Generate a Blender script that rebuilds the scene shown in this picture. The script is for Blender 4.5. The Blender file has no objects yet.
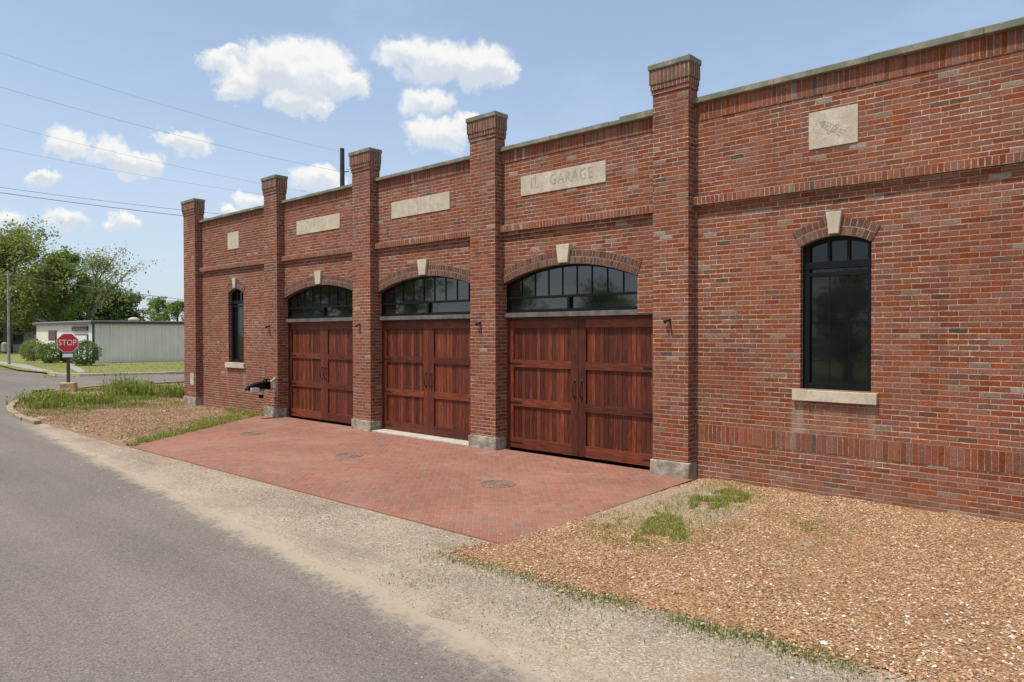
import bpy, bmesh, math, random
from mathutils import Vector, Matrix, noise, geometry
R = math.radians
rnd = random.Random(7)
S = bpy.context.scene
COL = S.collection

# ------------------------------------------------------------------ helpers
def tag(o, label=None, cat=None, group=None, kind=None):
    if label: o['label'] = label
    if cat: o['category'] = cat
    if group: o['group'] = group
    if kind: o['kind'] = kind
    return o

def thing(name, loc, label, cat, group=None, rz=0.0):
    o = bpy.data.objects.new(name, None); COL.objects.link(o)
    o.empty_display_size = .3
    o.location = loc; o.rotation_euler = (0, 0, rz)
    return tag(o, label, cat, group)

def origin(o):
    v = Vector((0, 0, 0))
    while o: v = v + o.location; o = o.parent
    return v

class MB:
    def __init__(s): s.v = []; s.f = []; s.uv = []
    def face(s, pts, uv=None):
        n = len(s.v); s.v += [tuple(p) for p in pts]
        s.f.append(tuple(range(n, n+len(pts))))
        if uv is None:
            a = Vector(pts[1])-Vector(pts[0]); b = Vector(pts[2])-Vector(pts[0]); nn = a.cross(b)
            ax = max(range(3), key=lambda i: abs(nn[i]))
            uv = [((p[1], p[2]) if ax == 0 else (p[0], p[2]) if ax == 1 else (p[0], p[1])) for p in pts]
        s.uv += uv
    def box(s, x0, x1, y0, y1, z0, z1, vo=0.0, skip=''):
        P = lambda x, y, z: (x, y, z)
        fs = {'f': [(x0,y0,z0),(x1,y0,z0),(x1,y0,z1),(x0,y0,z1)], 'b': [(x1,y1,z0),(x0,y1,z0),(x0,y1,z1),(x1,y1,z1)],
              'r': [(x1,y0,z0),(x1,y1,z0),(x1,y1,z1),(x1,y0,z1)], 'l': [(x0,y1,z0),(x0,y0,z0),(x0,y0,z1),(x0,y1,z1)],
              't': [(x0,y0,z1),(x1,y0,z1),(x1,y1,z1),(x0,y1,z1)], 'u': [(x0,y1,z0),(x1,y1,z0),(x1,y0,z0),(x0,y0,z0)]}
        for k, p in fs.items():
            if k in skip: continue
            if k in 'fb': uv = [(q[0], q[2]-vo) for q in p]
            elif k in 'rl': uv = [(q[1]+.031, q[2]-vo) for q in p]
            else: uv = [(q[0], q[1]) for q in p]
            s.face(p, uv)
    def prism(s, poly, y0, y1):           # poly in x,z (counter-clockwise seen from -y), extruded y0..y1
        s.face([(x, y0, z) for x, z in poly]); s.face([(x, y1, z) for x, z in reversed(poly)])
        for i in range(len(poly)):
            a, b = poly[i], poly[(i+1) % len(poly)]
            s.face([(b[0],y0,b[1]),(a[0],y0,a[1]),(a[0],y1,a[1]),(b[0],y1,b[1])])
    def slab(s, poly, z0, z1):            # poly in x,y (ccw from above)
        s.face([(x, y, z1) for x, y in poly], [(x, y) for x, y in poly])
        for i in range(len(poly)):
            a, b = poly[i], poly[(i+1) % len(poly)]
            s.face([(a[0],a[1],z0),(b[0],b[1],z0),(b[0],b[1],z1),(a[0],a[1],z1)])
    def tube(s, pts, rads, n=8, cap=True):
        pts = [Vector(p) for p in pts]; rings = []
        if not isinstance(rads, (list, tuple)): rads = [rads]*len(pts)
        up = Vector((0, 0, 1))
        for i, p in enumerate(pts):
            d = (pts[min(i+1, len(pts)-1)]-pts[max(i-1, 0)]).normalized()
            a = d.cross(up if abs(d.z) < .95 else Vector((1, 0, 0))).normalized(); b = a.cross(d)
            rings.append([p+(a*math.cos(t)+b*math.sin(t))*rads[i] for t in [2*math.pi*k/n for k in range(n)]])
        base = len(s.v)
        for r in rings: s.v += [tuple(q) for q in r]
        L = 0
        for i in range(len(pts)-1):
            l2 = L+(pts[i+1]-pts[i]).length
            for k in range(n):
                k2 = (k+1) % n
                s.f.append((base+i*n+k2, base+i*n+k, base+(i+1)*n+k, base+(i+1)*n+k2))
                s.uv += [((k+1)/n, L), (k/n, L), (k/n, l2), ((k+1)/n, l2)]
            L = l2
        if cap:
            for i, rev in ((0, False), (len(pts)-1, True)):
                q = [base+i*n+k for k in range(n)]
                s.f.append(tuple(reversed(q)) if rev else tuple(q)); s.uv += [(0, 0)]*n
    def lathe(s, prof, c=(0, 0, 0), n=20, axis='z'):
        base = len(s.v)
        for r, h in prof:
            for k in range(n):
                t = 2*math.pi*k/n; a, b = r*math.cos(t), r*math.sin(t)
                q = (a, b, h) if axis == 'z' else (a, -h, b)
                s.v.append((c[0]+q[0], c[1]+q[1], c[2]+q[2]))
        for i in range(len(prof)-1):
            for k in range(n):
                k2 = (k+1) % n
                s.f.append((base+i*n+k, base+i*n+k2, base+(i+1)*n+k2, base+(i+1)*n+k))
                s.uv += [(k/n, prof[i][1]), ((k+1)/n, prof[i][1]), ((k+1)/n, prof[i+1][1]), (k/n, prof[i+1][1])]
    def build(s, name, m, parent=None, world=True, smooth=False, bevel=0, rough=0, merge=False):
        off = origin(parent) if (parent and world) else Vector((0, 0, 0))
        me = bpy.data.meshes.new(name)
        me.from_pydata([(a-off.x, b-off.y, c-off.z) for a, b, c in s.v], [], s.f)
        ul = me.uv_layers.new(name='UVMap')
        ul.data.foreach_set('uv', [c for q in s.uv for c in q])
        me.materials.append(m)
        if bevel or merge or rough:
            bm = bmesh.new(); bm.from_mesh(me)
            bmesh.ops.remove_doubles(bm, verts=bm.verts, dist=1e-5)
            bmesh.ops.recalc_face_normals(bm, faces=bm.faces)
            if bevel:
                es = [e for e in bm.edges if len(e.link_faces) == 2 and e.calc_face_angle(0) > .5]
                bmesh.ops.bevel(bm, geom=es, offset=bevel, segments=2, affect='EDGES', profile=.6)
            if rough:
                bmesh.ops.subdivide_edges(bm, edges=bm.edges, cuts=4, use_grid_fill=True)
                for v in bm.verts:
                    n3 = noise.noise_vector(v.co*9.0)+noise.noise_vector(v.co*23.0)*.5
                    v.co += n3*rough
            bm.to_mesh(me); bm.free()
        if smooth: me.polygons.foreach_set('use_smooth', [True]*len(me.polygons))
        me.update()
        o = bpy.data.objects.new(name, me); COL.objects.link(o)
        if parent: o.parent = parent
        return o

def copy_thing(o, loc, rz=0, sc=1.0, label=None):
    c = o.copy(); COL.objects.link(c); c.location = loc; c.rotation_euler = (0, 0, rz); c.scale = (sc, sc, sc)
    if label: c['label'] = label
    def rec(a, b):
        for ch in list(a.children):
            if ch == b: continue
            d = ch.copy(); COL.objects.link(d); d.parent = b; rec(ch, d)
    rec(o, c)
    return c

# ------------------------------------------------------------------ camera (solved from the photograph)
F = 714.025; yaw, pit, roll, CH = 0.736448, 0.011152, -0.001829, 2.1805
CD = 9.78
cy_, sy_ = math.cos(yaw), math.sin(yaw); cp_, sp_ = math.cos(pit), math.sin(pit)
fw = Vector((-sy_*cp_, cy_*cp_, -sp_)); rt = Vector((cy_, sy_, 0)); up = rt.cross(fw)
rt, up = rt*math.cos(roll)+up*math.sin(roll), up*math.cos(roll)-rt*math.sin(roll)
cam = bpy.data.objects.new('camera', bpy.data.cameras.new('camera')); COL.objects.link(cam)
cam.data.sensor_width = 36; cam.data.lens = F/1024*36; cam.data.clip_end = 3000; cam.data.clip_start = .05
M = Matrix.Identity(4)
for i in range(3): M[i][0] = rt[i]; M[i][1] = up[i]; M[i][2] = -fw[i]
M.translation = Vector((0, -CD, CH)); cam.matrix_world = M
S.camera = cam
def ray(x, y): return (fw+rt*((x-512)/F)+up*((341-y)/F))
def gnd(x, y, z=0.0):
    r = ray(x, y); t = (z-CH)/r.z; return Vector((r.x*t, r.y*t-CD, z))
def at(x, y, d): return ray(x, y)*d+Vector((0, -CD, CH))       # a point at depth d

# ------------------------------------------------------------------ materials
class NT:
    def __init__(s, tree): s.t = tree; s.n = tree.nodes; s.l = tree.links
    def node(s, typ, ins=None, **kw):
        n = s.n.new(typ)
        for k, v in kw.items(): setattr(n, k, v)
        for k, v in (ins or {}).items(): s.set(n.inputs[k], v)
        return n
    def set(s, sock, v):
        if isinstance(v, bpy.types.NodeSocket): s.l.new(v, sock)
        else: sock.default_value = v
    def m(s, op, a, b=0.0, c=0.0):
        n = s.n.new('ShaderNodeMath'); n.operation = op
        for i, v in enumerate((a, b, c)): s.set(n.inputs[i], v)
        return n.outputs[0]
    def vm(s, op, a, b=(0, 0, 0)):
        n = s.n.new('ShaderNodeVectorMath'); n.operation = op
        s.set(n.inputs[0], a); s.set(n.inputs[1], b); return n.outputs[0]
    def noise(s, vec, scale, detail=4.0, rough=.55, dist=0.0, out='Fac'):
        n = s.node('ShaderNodeTexNoise', {'Vector': vec, 'Scale': scale, 'Detail': detail, 'Roughness': rough, 'Distortion': dist})
        return n.outputs[out]
    def ramp(s, fac, stops, interp='LINEAR'):
        n = s.n.new('ShaderNodeValToRGB'); e = n.color_ramp; e.interpolation = interp
        while len(e.elements) > 1: e.elements.remove(e.elements[-1])
        e.elements[0].position = stops[0][0]; e.elements[0].color = (*stops[0][1], 1)
        for p, c in stops[1:]:
            q = e.elements.new(p); q.color = (*c, 1)
        s.set(n.inputs[0], fac); return n.outputs[0]
    def mix(s, fac, a, b, mode='MIX'):
        n = s.n.new('ShaderNodeMix'); n.data_type = 'RGBA'; n.blend_type = mode
        s.set(n.inputs[0], fac)
        for i, v in ((6, a), (7, b)):
            s.set(n.inputs[i], (*v, 1) if isinstance(v, tuple) and len(v) == 3 else v)
        return n.outputs[2]
    def step(s, v, a, b):
        n = s.node('ShaderNodeMapRange', {'Value': v, 'From Min': a, 'From Max': b}, interpolation_type='SMOOTHSTEP')
        return n.outputs[0]
    def sep(s, v):
        n = s.n.new('ShaderNodeSeparateXYZ'); s.set(n.inputs[0], v); return n.outputs
    def comb(s, x=0.0, y=0.0, z=0.0):
        n = s.n.new('ShaderNodeCombineXYZ')
        for i, v in enumerate((x, y, z)): s.set(n.inputs[i], v)
        return n.outputs[0]

def new_mat(name):
    m = bpy.data.materials.new(name); m.use_nodes = True
    t = NT(m.node_tree); b = t.n['Principled BSDF']
    tc = t.n.new('ShaderNodeTexCoord')
    return m, t, b, tc

def bump(t, b, h, dist, strength=1.0):
    n = t.node('ShaderNodeBump', {'Height': h, 'Distance': dist, 'Strength': strength})
    t.l.new(n.outputs[0], b.inputs['Normal'])

def simple(name, col, rough=.6, metal=0.0, var=.12, scale=6.0, bumpd=0.0, spec=.5, cols=None):
    m, t, b, tc = new_mat(name)
    n = t.noise(tc.outputs['Object'], scale, 6, .6)
    lo = tuple(max(0, c*(1-var*2)) for c in col); hi = tuple(min(1, c*(1+var*2)) for c in col)
    t.set(b.inputs['Base Color'], t.ramp(n, cols or [(.3, lo), (.5, col), (.7, hi)]))
    b.inputs['Roughness'].default_value = rough; b.inputs['Metallic'].default_value = metal
    b.inputs['Specular IOR Level'].default_value = spec
    if bumpd:
        n2 = t.noise(tc.outputs['Object'], scale*6, 5, .65); bump(t, b, n2, bumpd)
    return m

WALLP = [(.0, (0.230,0.067,0.035)), (.14, (0.247,0.075,0.040)), (.32, (0.235,0.071,0.037)), (.48, (0.257,0.082,0.041)), (.60, (0.214,0.063,0.036)),
         (.72, (0.247,0.080,0.042)), (.82, (0.193,0.067,0.040)), (.89, (0.259,0.096,0.052)), (.935, (0.155,0.067,0.042)), (.968, (0.238,0.150,0.105)), (.988, (0.282,0.228,0.177)), (.996, (0.091,0.065,0.051))]
DARKP = [(.0, (0.173,0.070,0.045)), (.2, (0.205,0.084,0.053)), (.4, (0.153,0.066,0.046)), (.6, (0.189,0.084,0.057)), (.75, (0.129,0.064,0.048)), (.88, (0.214,0.118,0.080)), (.95, (0.093,0.065,0.051))]

def brick_mat(name, L=.2045, Hc=.0677, off=.5, pal=WALLP, mw=.0062, mort=(.50,.385,.275), bright=1.0, stains=False):
    m, t, b, tc = new_mat(name)
    uv = tc.outputs['UV']
    wob = t.vm('SUBTRACT', t.noise(uv, 7.0, 3, .6, out='Color'), (.5, .5, .5))
    fine = t.vm('SUBTRACT', t.noise(uv, 60.0, 2, .6, out='Color'), (.5, .5, .5))
    p = t.vm('ADD', uv, t.vm('MULTIPLY', wob, (.016, .012, 0)))
    p = t.vm('ADD', p, t.vm('MULTIPLY', fine, (.014, .011, 0)))
    X, Y, _ = t.sep(p)
    v = t.m('DIVIDE', Y, Hc); row = t.m('FLOOR', v); fv = t.m('SUBTRACT', v, row)
    jit = t.node('ShaderNodeTexWhiteNoise', {'W': row}, noise_dimensions='1D').outputs[0]
    u = t.m('ADD', t.m('DIVIDE', X, L), t.m('MULTIPLY', t.m('MODULO', t.m('ADD', row, 1000.0), 2.0), off))
    u = t.m('ADD', u, t.m('MULTIPLY', jit, .16 if off else 0.0))
    col = t.m('FLOOR', u); fu = t.m('SUBTRACT', u, col)
    du = t.m('MULTIPLY', t.m('MINIMUM', fu, t.m('SUBTRACT', 1.0, fu)), L*(1.25 if off else 1.0))
    dv = t.m('MULTIPLY', t.m('MINIMUM', fv, t.m('SUBTRACT', 1.0, fv)), Hc)
    d = t.m('MINIMUM', du, dv)
    mv = t.m('MULTIPLY', t.m('ADD', .25, t.m('MULTIPLY', t.noise(uv, 5.0, 5, .75), 1.5)), mw)   # joints of uneven thickness
    mask = t.step(t.m('SUBTRACT', d, mv), -.0026, .0026)       # 1 = brick
    wn = t.node('ShaderNodeTexWhiteNoise', {'Vector': t.comb(col, row, 3.3)}, noise_dimensions='3D')
    bc = t.ramp(wn.outputs[0], pal, 'CONSTANT')
    hv = t.node('ShaderNodeHueSaturation', {'Hue': .5, 'Saturation': 1.0, 'Value': 1.0, 'Color': bc})
    w2 = t.sep(wn.outputs[1])
    t.set(hv.inputs['Value'], t.m('ADD', .84, t.m('MULTIPLY', w2[1], .30)))
    t.set(hv.inputs['Saturation'], t.m('ADD', .82, t.m('MULTIPLY', w2[2], .3)))
    n1 = t.noise(uv, 38.0, 5, .7)
    bc = t.mix(1.0, hv.outputs[0], t.ramp(n1, [(.25, (.46,.46,.47)), (.5, (1,1,1)), (.75, (1.40,1.37,1.33))]), 'MULTIPLY')
    blot = t.noise(uv, 11.0, 6, .72)                            # burnt and chipped patches inside the bricks
    bc = t.mix(t.m('MULTIPLY', t.step(blot, .54, .70), .55), bc, t.mix(1.0, bc, (.50,.47,.46), 'MULTIPLY'))
    bc = t.mix(t.m('MULTIPLY', t.step(blot, .44, .30), .35), bc, (.36,.175,.105))
    mo = t.mix(t.step(t.noise(uv, 9.0, 5, .7), .34, .66), tuple(c*.55 for c in mort), tuple(c*1.38 for c in mort))
    mvar = t.noise(uv, 1.1, 4, .6)                              # some joints washed out, some bright
    mo = t.mix(t.step(mvar, .36, .60), mo, tuple(c*.66 for c in (mort[0], mort[1]*.88, mort[2]*.82)))
    colr = t.mix(mask, mo, bc)
    big = t.noise(uv, .55, 5, .6)
    colr = t.mix(1.0, colr, t.ramp(big, [(.3, (.80,.80,.81)), (.5, (1,1,1)), (.7, (1.12,1.10,1.08))]), 'MULTIPLY')
    eff = t.step(t.noise(t.vm('MULTIPLY', uv, (2.4, .8, 1)), 1.0, 6, .68), .56, .78)
    colr = t.mix(t.m('MULTIPLY', eff, .30), colr, (.36,.275,.21))
    strk = t.step(t.noise(t.vm('MULTIPLY', uv, (3.2, .22, 1)), 1.0, 6, .7), .52, .72)       # old water runs
    colr = t.mix(t.m('MULTIPLY', strk, .34), colr, t.mix(1.0, colr, (.55,.53,.52), 'MULTIPLY'))
    if stains:
        UX, UV_, _ = t.sep(uv); nn = t.noise(t.vm('MULTIPLY', uv, (9, 1.6, 1)), 1.0, 6, .7)
        for sx, wd, top, amt in ((-3.64, .10, 1.26, .6), (-2.70, .09, 1.26, .5), (-19.98, .10, 1.2, .5), (-18.98, .10, 1.2, .5), (-3.2, .5, 1.2, .22)):    # lime runs under the sills
            q = t.m('SUBTRACT', 1.0, t.step(t.m('ABSOLUTE', t.m('SUBTRACT', UX, sx)), wd*.3, wd*1.3))
            q = t.m('MULTIPLY', q, t.m('MULTIPLY', t.step(UV_, .25, .95), t.m('LESS_THAN', UV_, top)))
            colr = t.mix(t.m('MULTIPLY', t.m('MULTIPLY', q, t.step(nn, .34, .62)), amt), colr, (.37,.285,.215))
        spl = t.m('MULTIPLY', t.m('SUBTRACT', 1.0, t.step(UV_, .02, .40)), t.step(t.noise(uv, 2.4, 6, .7), .38, .62))
        colr = t.mix(t.m('MULTIPLY', spl, .42), colr, (.30,.205,.135))
        soot = t.m('MULTIPLY', t.step(UV_, 5.0, 5.45), t.step(t.noise(t.vm('MULTIPLY', uv, (2.2, .5, 1)), 1.0, 6, .7), .40, .62))
        colr = t.mix(t.m('MULTIPLY', soot, .45), colr, (.085,.060,.048))
    if bright != 1.0: colr = t.mix(1.0, colr, (bright,)*3, 'MULTIPLY')
    t.set(b.inputs['Base Color'], colr)
    b.inputs['Roughness'].default_value = .9; b.inputs['Specular IOR Level'].default_value = .25
    h = t.m('ADD', mask, t.m('MULTIPLY', n1, .35)); h = t.m('ADD', h, t.m('MULTIPLY', w2[0], .35))
    bump(t, b, h, .007, .9)
    return m

def paver_mat(name):
    m, t, b, tc = new_mat(name)
    w = .092
    mp = t.node('ShaderNodeMapping', {'Vector': tc.outputs['UV'], 'Rotation': (0, 0, -R(44)), 'Scale': (1/w, 1/w, 1)})
    uv = mp.outputs[0]
    p = t.vm('ADD', uv, t.vm('MULTIPLY', t.vm('SUBTRACT', t.noise(uv, .6, 3, .6, out='Color'), (.5,.5,.5)), (.22, .22, 0)))
    X, Y, _ = t.sep(p)
    i, j = t.m('FLOOR', X), t.m('FLOOR', Y)
    fx, fy = t.m('SUBTRACT', X, i), t.m('SUBTRACT', Y, j)
    k = t.m('MODULO', t.m('ADD', t.m('SUBTRACT', i, j), 4000.0), 4.0)
    k = t.m('ROUND', k)
    is1 = t.m('COMPARE', k, 1.0, .1); is2 = t.m('COMPARE', k, 2.0, .1); hor = t.m('LESS_THAN', k, 1.5)
    gx = t.m('ADD', fx, is1); gy = t.m('ADD', fy, is2)
    wx = t.m('ADD', 1.0, hor); wy = t.m('SUBTRACT', 2.0, hor)
    dx = t.m('MINIMUM', gx, t.m('SUBTRACT', wx, gx)); dy = t.m('MINIMUM', gy, t.m('SUBTRACT', wy, gy))
    d = t.m('MINIMUM', dx, dy)
    mask = t.step(d, .02, .075)
    wn = t.node('ShaderNodeTexWhiteNoise', {'Vector': t.comb(t.m('SUBTRACT', i, is1), t.m('SUBTRACT', j, is2), hor)}, noise_dimensions='3D')
    bc = t.ramp(wn.outputs[0], [(0, (.290,.122,.083)), (.2, (.312,.134,.090)), (.4, (.274,.114,.079)), (.58, (.326,.146,.099)), (.72, (.298,.128,.087)), (.86, (.27,.138,.100)), (.95, (.225,.148,.118)), (.985, (.175,.132,.110))], 'CONSTANT')
    g = t.step(t.noise(tc.outputs['UV'], 1.3, 3, .6), .56, .68)   # clusters of greyer pavers
    bc = t.mix(t.m('MULTIPLY', g, t.m('LESS_THAN', t.sep(wn.outputs[1])[1], .4)), bc, (.285,.190,.150))
    n1 = t.noise(tc.outputs['UV'], 60, 5, .7)
    bc = t.mix(1.0, bc, t.ramp(n1, [(.25, (.6,.6,.6)), (.5, (1,1,1)), (.75, (1.3,1.3,1.28))]), 'MULTIPLY')
    sand = t.mix(n1, (.25,.150,.10), (.40,.255,.17))
    colr = t.mix(mask, sand, bc)
    big = t.noise(tc.outputs['UV'], .7, 5, .65)
    dust = t.step(big, .45, .75)
    colr = t.mix(t.m('MULTIPLY', dust, .5), colr, (.385,.225,.160))
    colr = t.mix(1.0, colr, t.ramp(t.noise(tc.outputs['UV'], .33, 5, .6), [(.3, (.82,.82,.84)), (.55, (1,1,1)), (.75, (1.08,1.06,1.05))]), 'MULTIPLY')
    st = t.step(t.noise(tc.outputs['UV'], 2.2, 4, .6), .66, .74)
    colr = t.mix(t.m('MULTIPLY', st, .35), colr, (.21,.15,.125))
    t.set(b.inputs['Base Color'], colr)
    b.inputs['Roughness'].default_value = .88; b.inputs['Specular IOR Level'].default_value = .25
    bump(t, b, t.m('ADD', mask, t.m('MULTIPLY', n1, .3)), .004, .8)
    return m

def stone_mat(name, col=(.60,.52,.395), dark=(.46,.40,.30), rough=.85, bd=.004, lich=None):
    m, t, b, tc = new_mat(name); o = tc.outputs['Object']
    n = t.noise(o, 5, 7, .65); n2 = t.noise(o, 45, 5, .7)
    c = t.mix(t.step(n, .38, .68), dark, col)
    c = t.mix(1.0, c, t.ramp(n2, [(.25, (.72,.72,.70)), (.5, (1,1,1)), (.75, (1.18,1.17,1.15))]), 'MULTIPLY')
    if lich:
        c = t.mix(t.step(t.noise(o, 2.2, 6, .7), .44, .60), c, lich)
    t.set(b.inputs['Base Color'], c); b.inputs['Roughness'].default_value = rough; b.inputs['Specular IOR Level'].default_value = .3
    bump(t, b, t.m('ADD', n, t.m('MULTIPLY', n2, .5)), bd)
    return m

def wood_mat(name):
    m, t, b, tc = new_mat(name); uv = tc.outputs['UV']     # u across the board, v along the grain
    X, Y, _ = t.sep(uv)
    bid = t.m('FLOOR', t.m('DIVIDE', X, 10.0))
    wn = t.node('ShaderNodeTexWhiteNoise', {'W': bid}, noise_dimensions='1D')
    sv = t.vm('MULTIPLY', uv, (1.0, .06, 1))
    g = t.noise(sv, 55.0, 6, .65, .6); g2 = t.noise(t.vm('MULTIPLY', uv, (1, .12, 1)), 9.0, 4, .6)
    c = t.ramp(g, [(.28, (.042,.011,.006)), (.45, (.112,.025,.011)), (.58, (.174,.041,.016)), (.75, (.285,.090,.036))])
    c = t.mix(1.0, c, t.ramp(wn.outputs[0], [(0, (.48,.46,.46)), (.5, (.92,.92,.92)), (1, (1.5,1.47,1.4))]), 'MULTIPLY')
    c = t.mix(t.m('MULTIPLY', t.step(g2, .52, .75), .45), c, (.055,.016,.012))
    c = t.mix(t.m('MULTIPLY', t.step(t.noise(uv, 1.7, 5, .7), .56, .75), .30), c, (.26,.105,.065))
    t.set(b.inputs['Base Color'], c)
    t.set(b.inputs['Roughness'], t.m('ADD', .45, t.m('MULTIPLY', g, .25))); b.inputs['Specular IOR Level'].default_value = .3
    bump(t, b, g, .0022, .8)
    return m

def leaf_mat(name, c1, c2, c3, tr=.45):
    m, t, b, tc = new_mat(name)
    n = t.noise(tc.outputs['Object'], .55, 4, .6)
    n2 = t.noise(tc.outputs['Object'], 6.0, 2, .6)
    c = t.ramp(t.m('ADD', t.m('MULTIPLY', n, .65), t.m('MULTIPLY', n2, .35)), [(.34, c1), (.5, c2), (.64, c3)])
    d = t.node('ShaderNodeBsdfDiffuse', {'Color': c}); tl = t.node('ShaderNodeBsdfTranslucent', {'Color': t.mix(1.0, c, (1.25,1.3,.6), 'MULTIPLY')})
    g = t.node('ShaderNodeBsdfGlossy', {'Roughness': .45, 'Color': (.8,.8,.8,1)})
    mx = t.node('ShaderNodeMixShader', {0: tr}); t.l.new(d.outputs[0], mx.inputs[1]); t.l.new(tl.outputs[0], mx.inputs[2])
    mg = t.node('ShaderNodeMixShader', {0: .04}); t.l.new(mx.outputs[0], mg.inputs[1]); t.l.new(g.outputs[0], mg.inputs[2])
    t.l.new(mg.outputs[0], t.n['Material Output'].inputs[0]); t.n.remove(b)
    return m

def ground_mat(name, stops, scale=9.0, fine=80.0, bd=.01, macro=.25, macro_stops=None, patch=None):
    m, t, b, tc = new_mat(name); o = tc.outputs['Object']
    n = t.noise(o, scale, 8, .7); n2 = t.noise(o, fine, 6, .75)
    c = t.ramp(t.m('ADD', t.m('MULTIPLY', n, .45), t.m('MULTIPLY', n2, .55)), stops)
    mc = t.noise(o, macro, 6, .6)
    c = t.mix(1.0, c, t.ramp(mc, macro_stops or [(.3, (.85,.85,.85)), (.5, (1,1,1)), (.7, (1.12,1.12,1.12))]), 'MULTIPLY')
    if patch:
        pc, ps, lo, hi, amt = patch
        c = t.mix(t.m('MULTIPLY', t.step(t.noise(o, ps, 6, .65), lo, hi), amt), c, pc)
    t.set(b.inputs['Base Color'], c); b.inputs['Roughness'].default_value = .95; b.inputs['Specular IOR Level'].default_value = .15
    bump(t, b, t.m('ADD', n2, t.m('MULTIPLY', n, .5)), bd)
    return m

def chip_mat(name, stops, rough=.9, leafy=False):
    """one colour for each chip, pebble or blade, from the integer part of its u coordinate"""
    m, t, b, tc = new_mat(name)
    X, Y, _ = t.sep(tc.outputs['UV'])
    wn = t.node('ShaderNodeTexWhiteNoise', {'W': t.m('FLOOR', X)}, noise_dimensions='1D')
    c = t.ramp(wn.outputs[0], stops, 'LINEAR')
    t.set(b.inputs['Base Color'], c); b.inputs['Roughness'].default_value = rough; b.inputs['Specular IOR Level'].default_value = .2
    if leafy:
        d = t.node('ShaderNodeBsdfDiffuse', {'Color': c}); tl = t.node('ShaderNodeBsdfTranslucent', {'Color': t.mix(1.0, c, (1.2,1.25,.7), 'MULTIPLY')})
        mx = t.node('ShaderNodeMixShader', {0: .45}); t.l.new(d.outputs[0], mx.inputs[1]); t.l.new(tl.outputs[0], mx.inputs[2])
        t.l.new(mx.outputs[0], t.n['Material Output'].inputs[0]); t.n.remove(b)
    return m

def asphalt_mat(name):
    m, t, b, tc = new_mat(name); o = tc.outputs['Object']
    vo = t.node('ShaderNodeTexVoronoi', {'Vector': o, 'Scale': 110.0}); v2 = t.node('ShaderNodeTexVoronoi', {'Vector': o, 'Scale': 60.0})
    wn = t.sep(vo.outputs['Color'])
    c = t.ramp(wn[0], [(0, (.140,.121,.103)), (.35, (.168,.146,.124)), (.7, (.196,.170,.145)), (.9, (.228,.198,.168)), (1, (.28,.245,.21))])
    w2 = t.sep(v2.outputs['Color'])
    c = t.mix(t.m('MULTIPLY', t.m('GREATER_THAN', w2[1], .90), .35), c, (.26,.225,.19))
    c = t.mix(t.m('MULTIPLY', t.m('GREATER_THAN', w2[2], .92), .35), c, (.050,.046,.045))
    mac = t.noise(o, .22, 6, .6)
    c = t.mix(1.0, c, t.ramp(mac, [(.3, (.84,.84,.86)), (.5, (1,1,1)), (.7, (1.12,1.10,1.07))]), 'MULTIPLY')
    tr = t.noise(t.vm('MULTIPLY', o, (.06, 1.1, 1)), 1.0, 5, .6)
    c = t.mix(1.0, c, t.ramp(tr, [(.35, (.9,.9,.9)), (.5, (1,1,1)), (.65, (1.1,1.09,1.07))]), 'MULTIPLY')
    st = t.step(t.noise(o, .9, 5, .7), .66, .76)
    c = t.mix(t.m('MULTIPLY', st, .35), c, (.070,.062,.056))
    X, Y, _ = t.sep(o)                                      # sand washed from the shoulder over the asphalt's edge
    ed = t.m('SUBTRACT', t.m('SUBTRACT', -6.60, t.m('MULTIPLY', X, .0856)), Y)
    nd = t.noise(o, 1.3, 7, .68); nd2 = t.noise(o, 14, 6, .7)
    e2 = t.m('SUBTRACT', ed, t.m('MULTIPLY', t.m('SUBTRACT', nd, .5), .65))
    e2 = t.m('ADD', e2, t.m('MULTIPLY', t.m('SUBTRACT', nd2, .5), .7))
    c = t.mix(t.m('MULTIPLY', t.m('MULTIPLY', t.step(X, -23.0, -17.0), t.m('SUBTRACT', 1.0, t.step(e2, -.10, .22))), .85), c, t.mix(nd2, (.34,.27,.19), (.50,.41,.30)))
    t.set(b.inputs['Base Color'], c); b.inputs['Roughness'].default_value = .9; b.inputs['Specular IOR Level'].default_value = .2
    bump(t, b, vo.outputs['Distance'], .003, .5)
    return m

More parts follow.
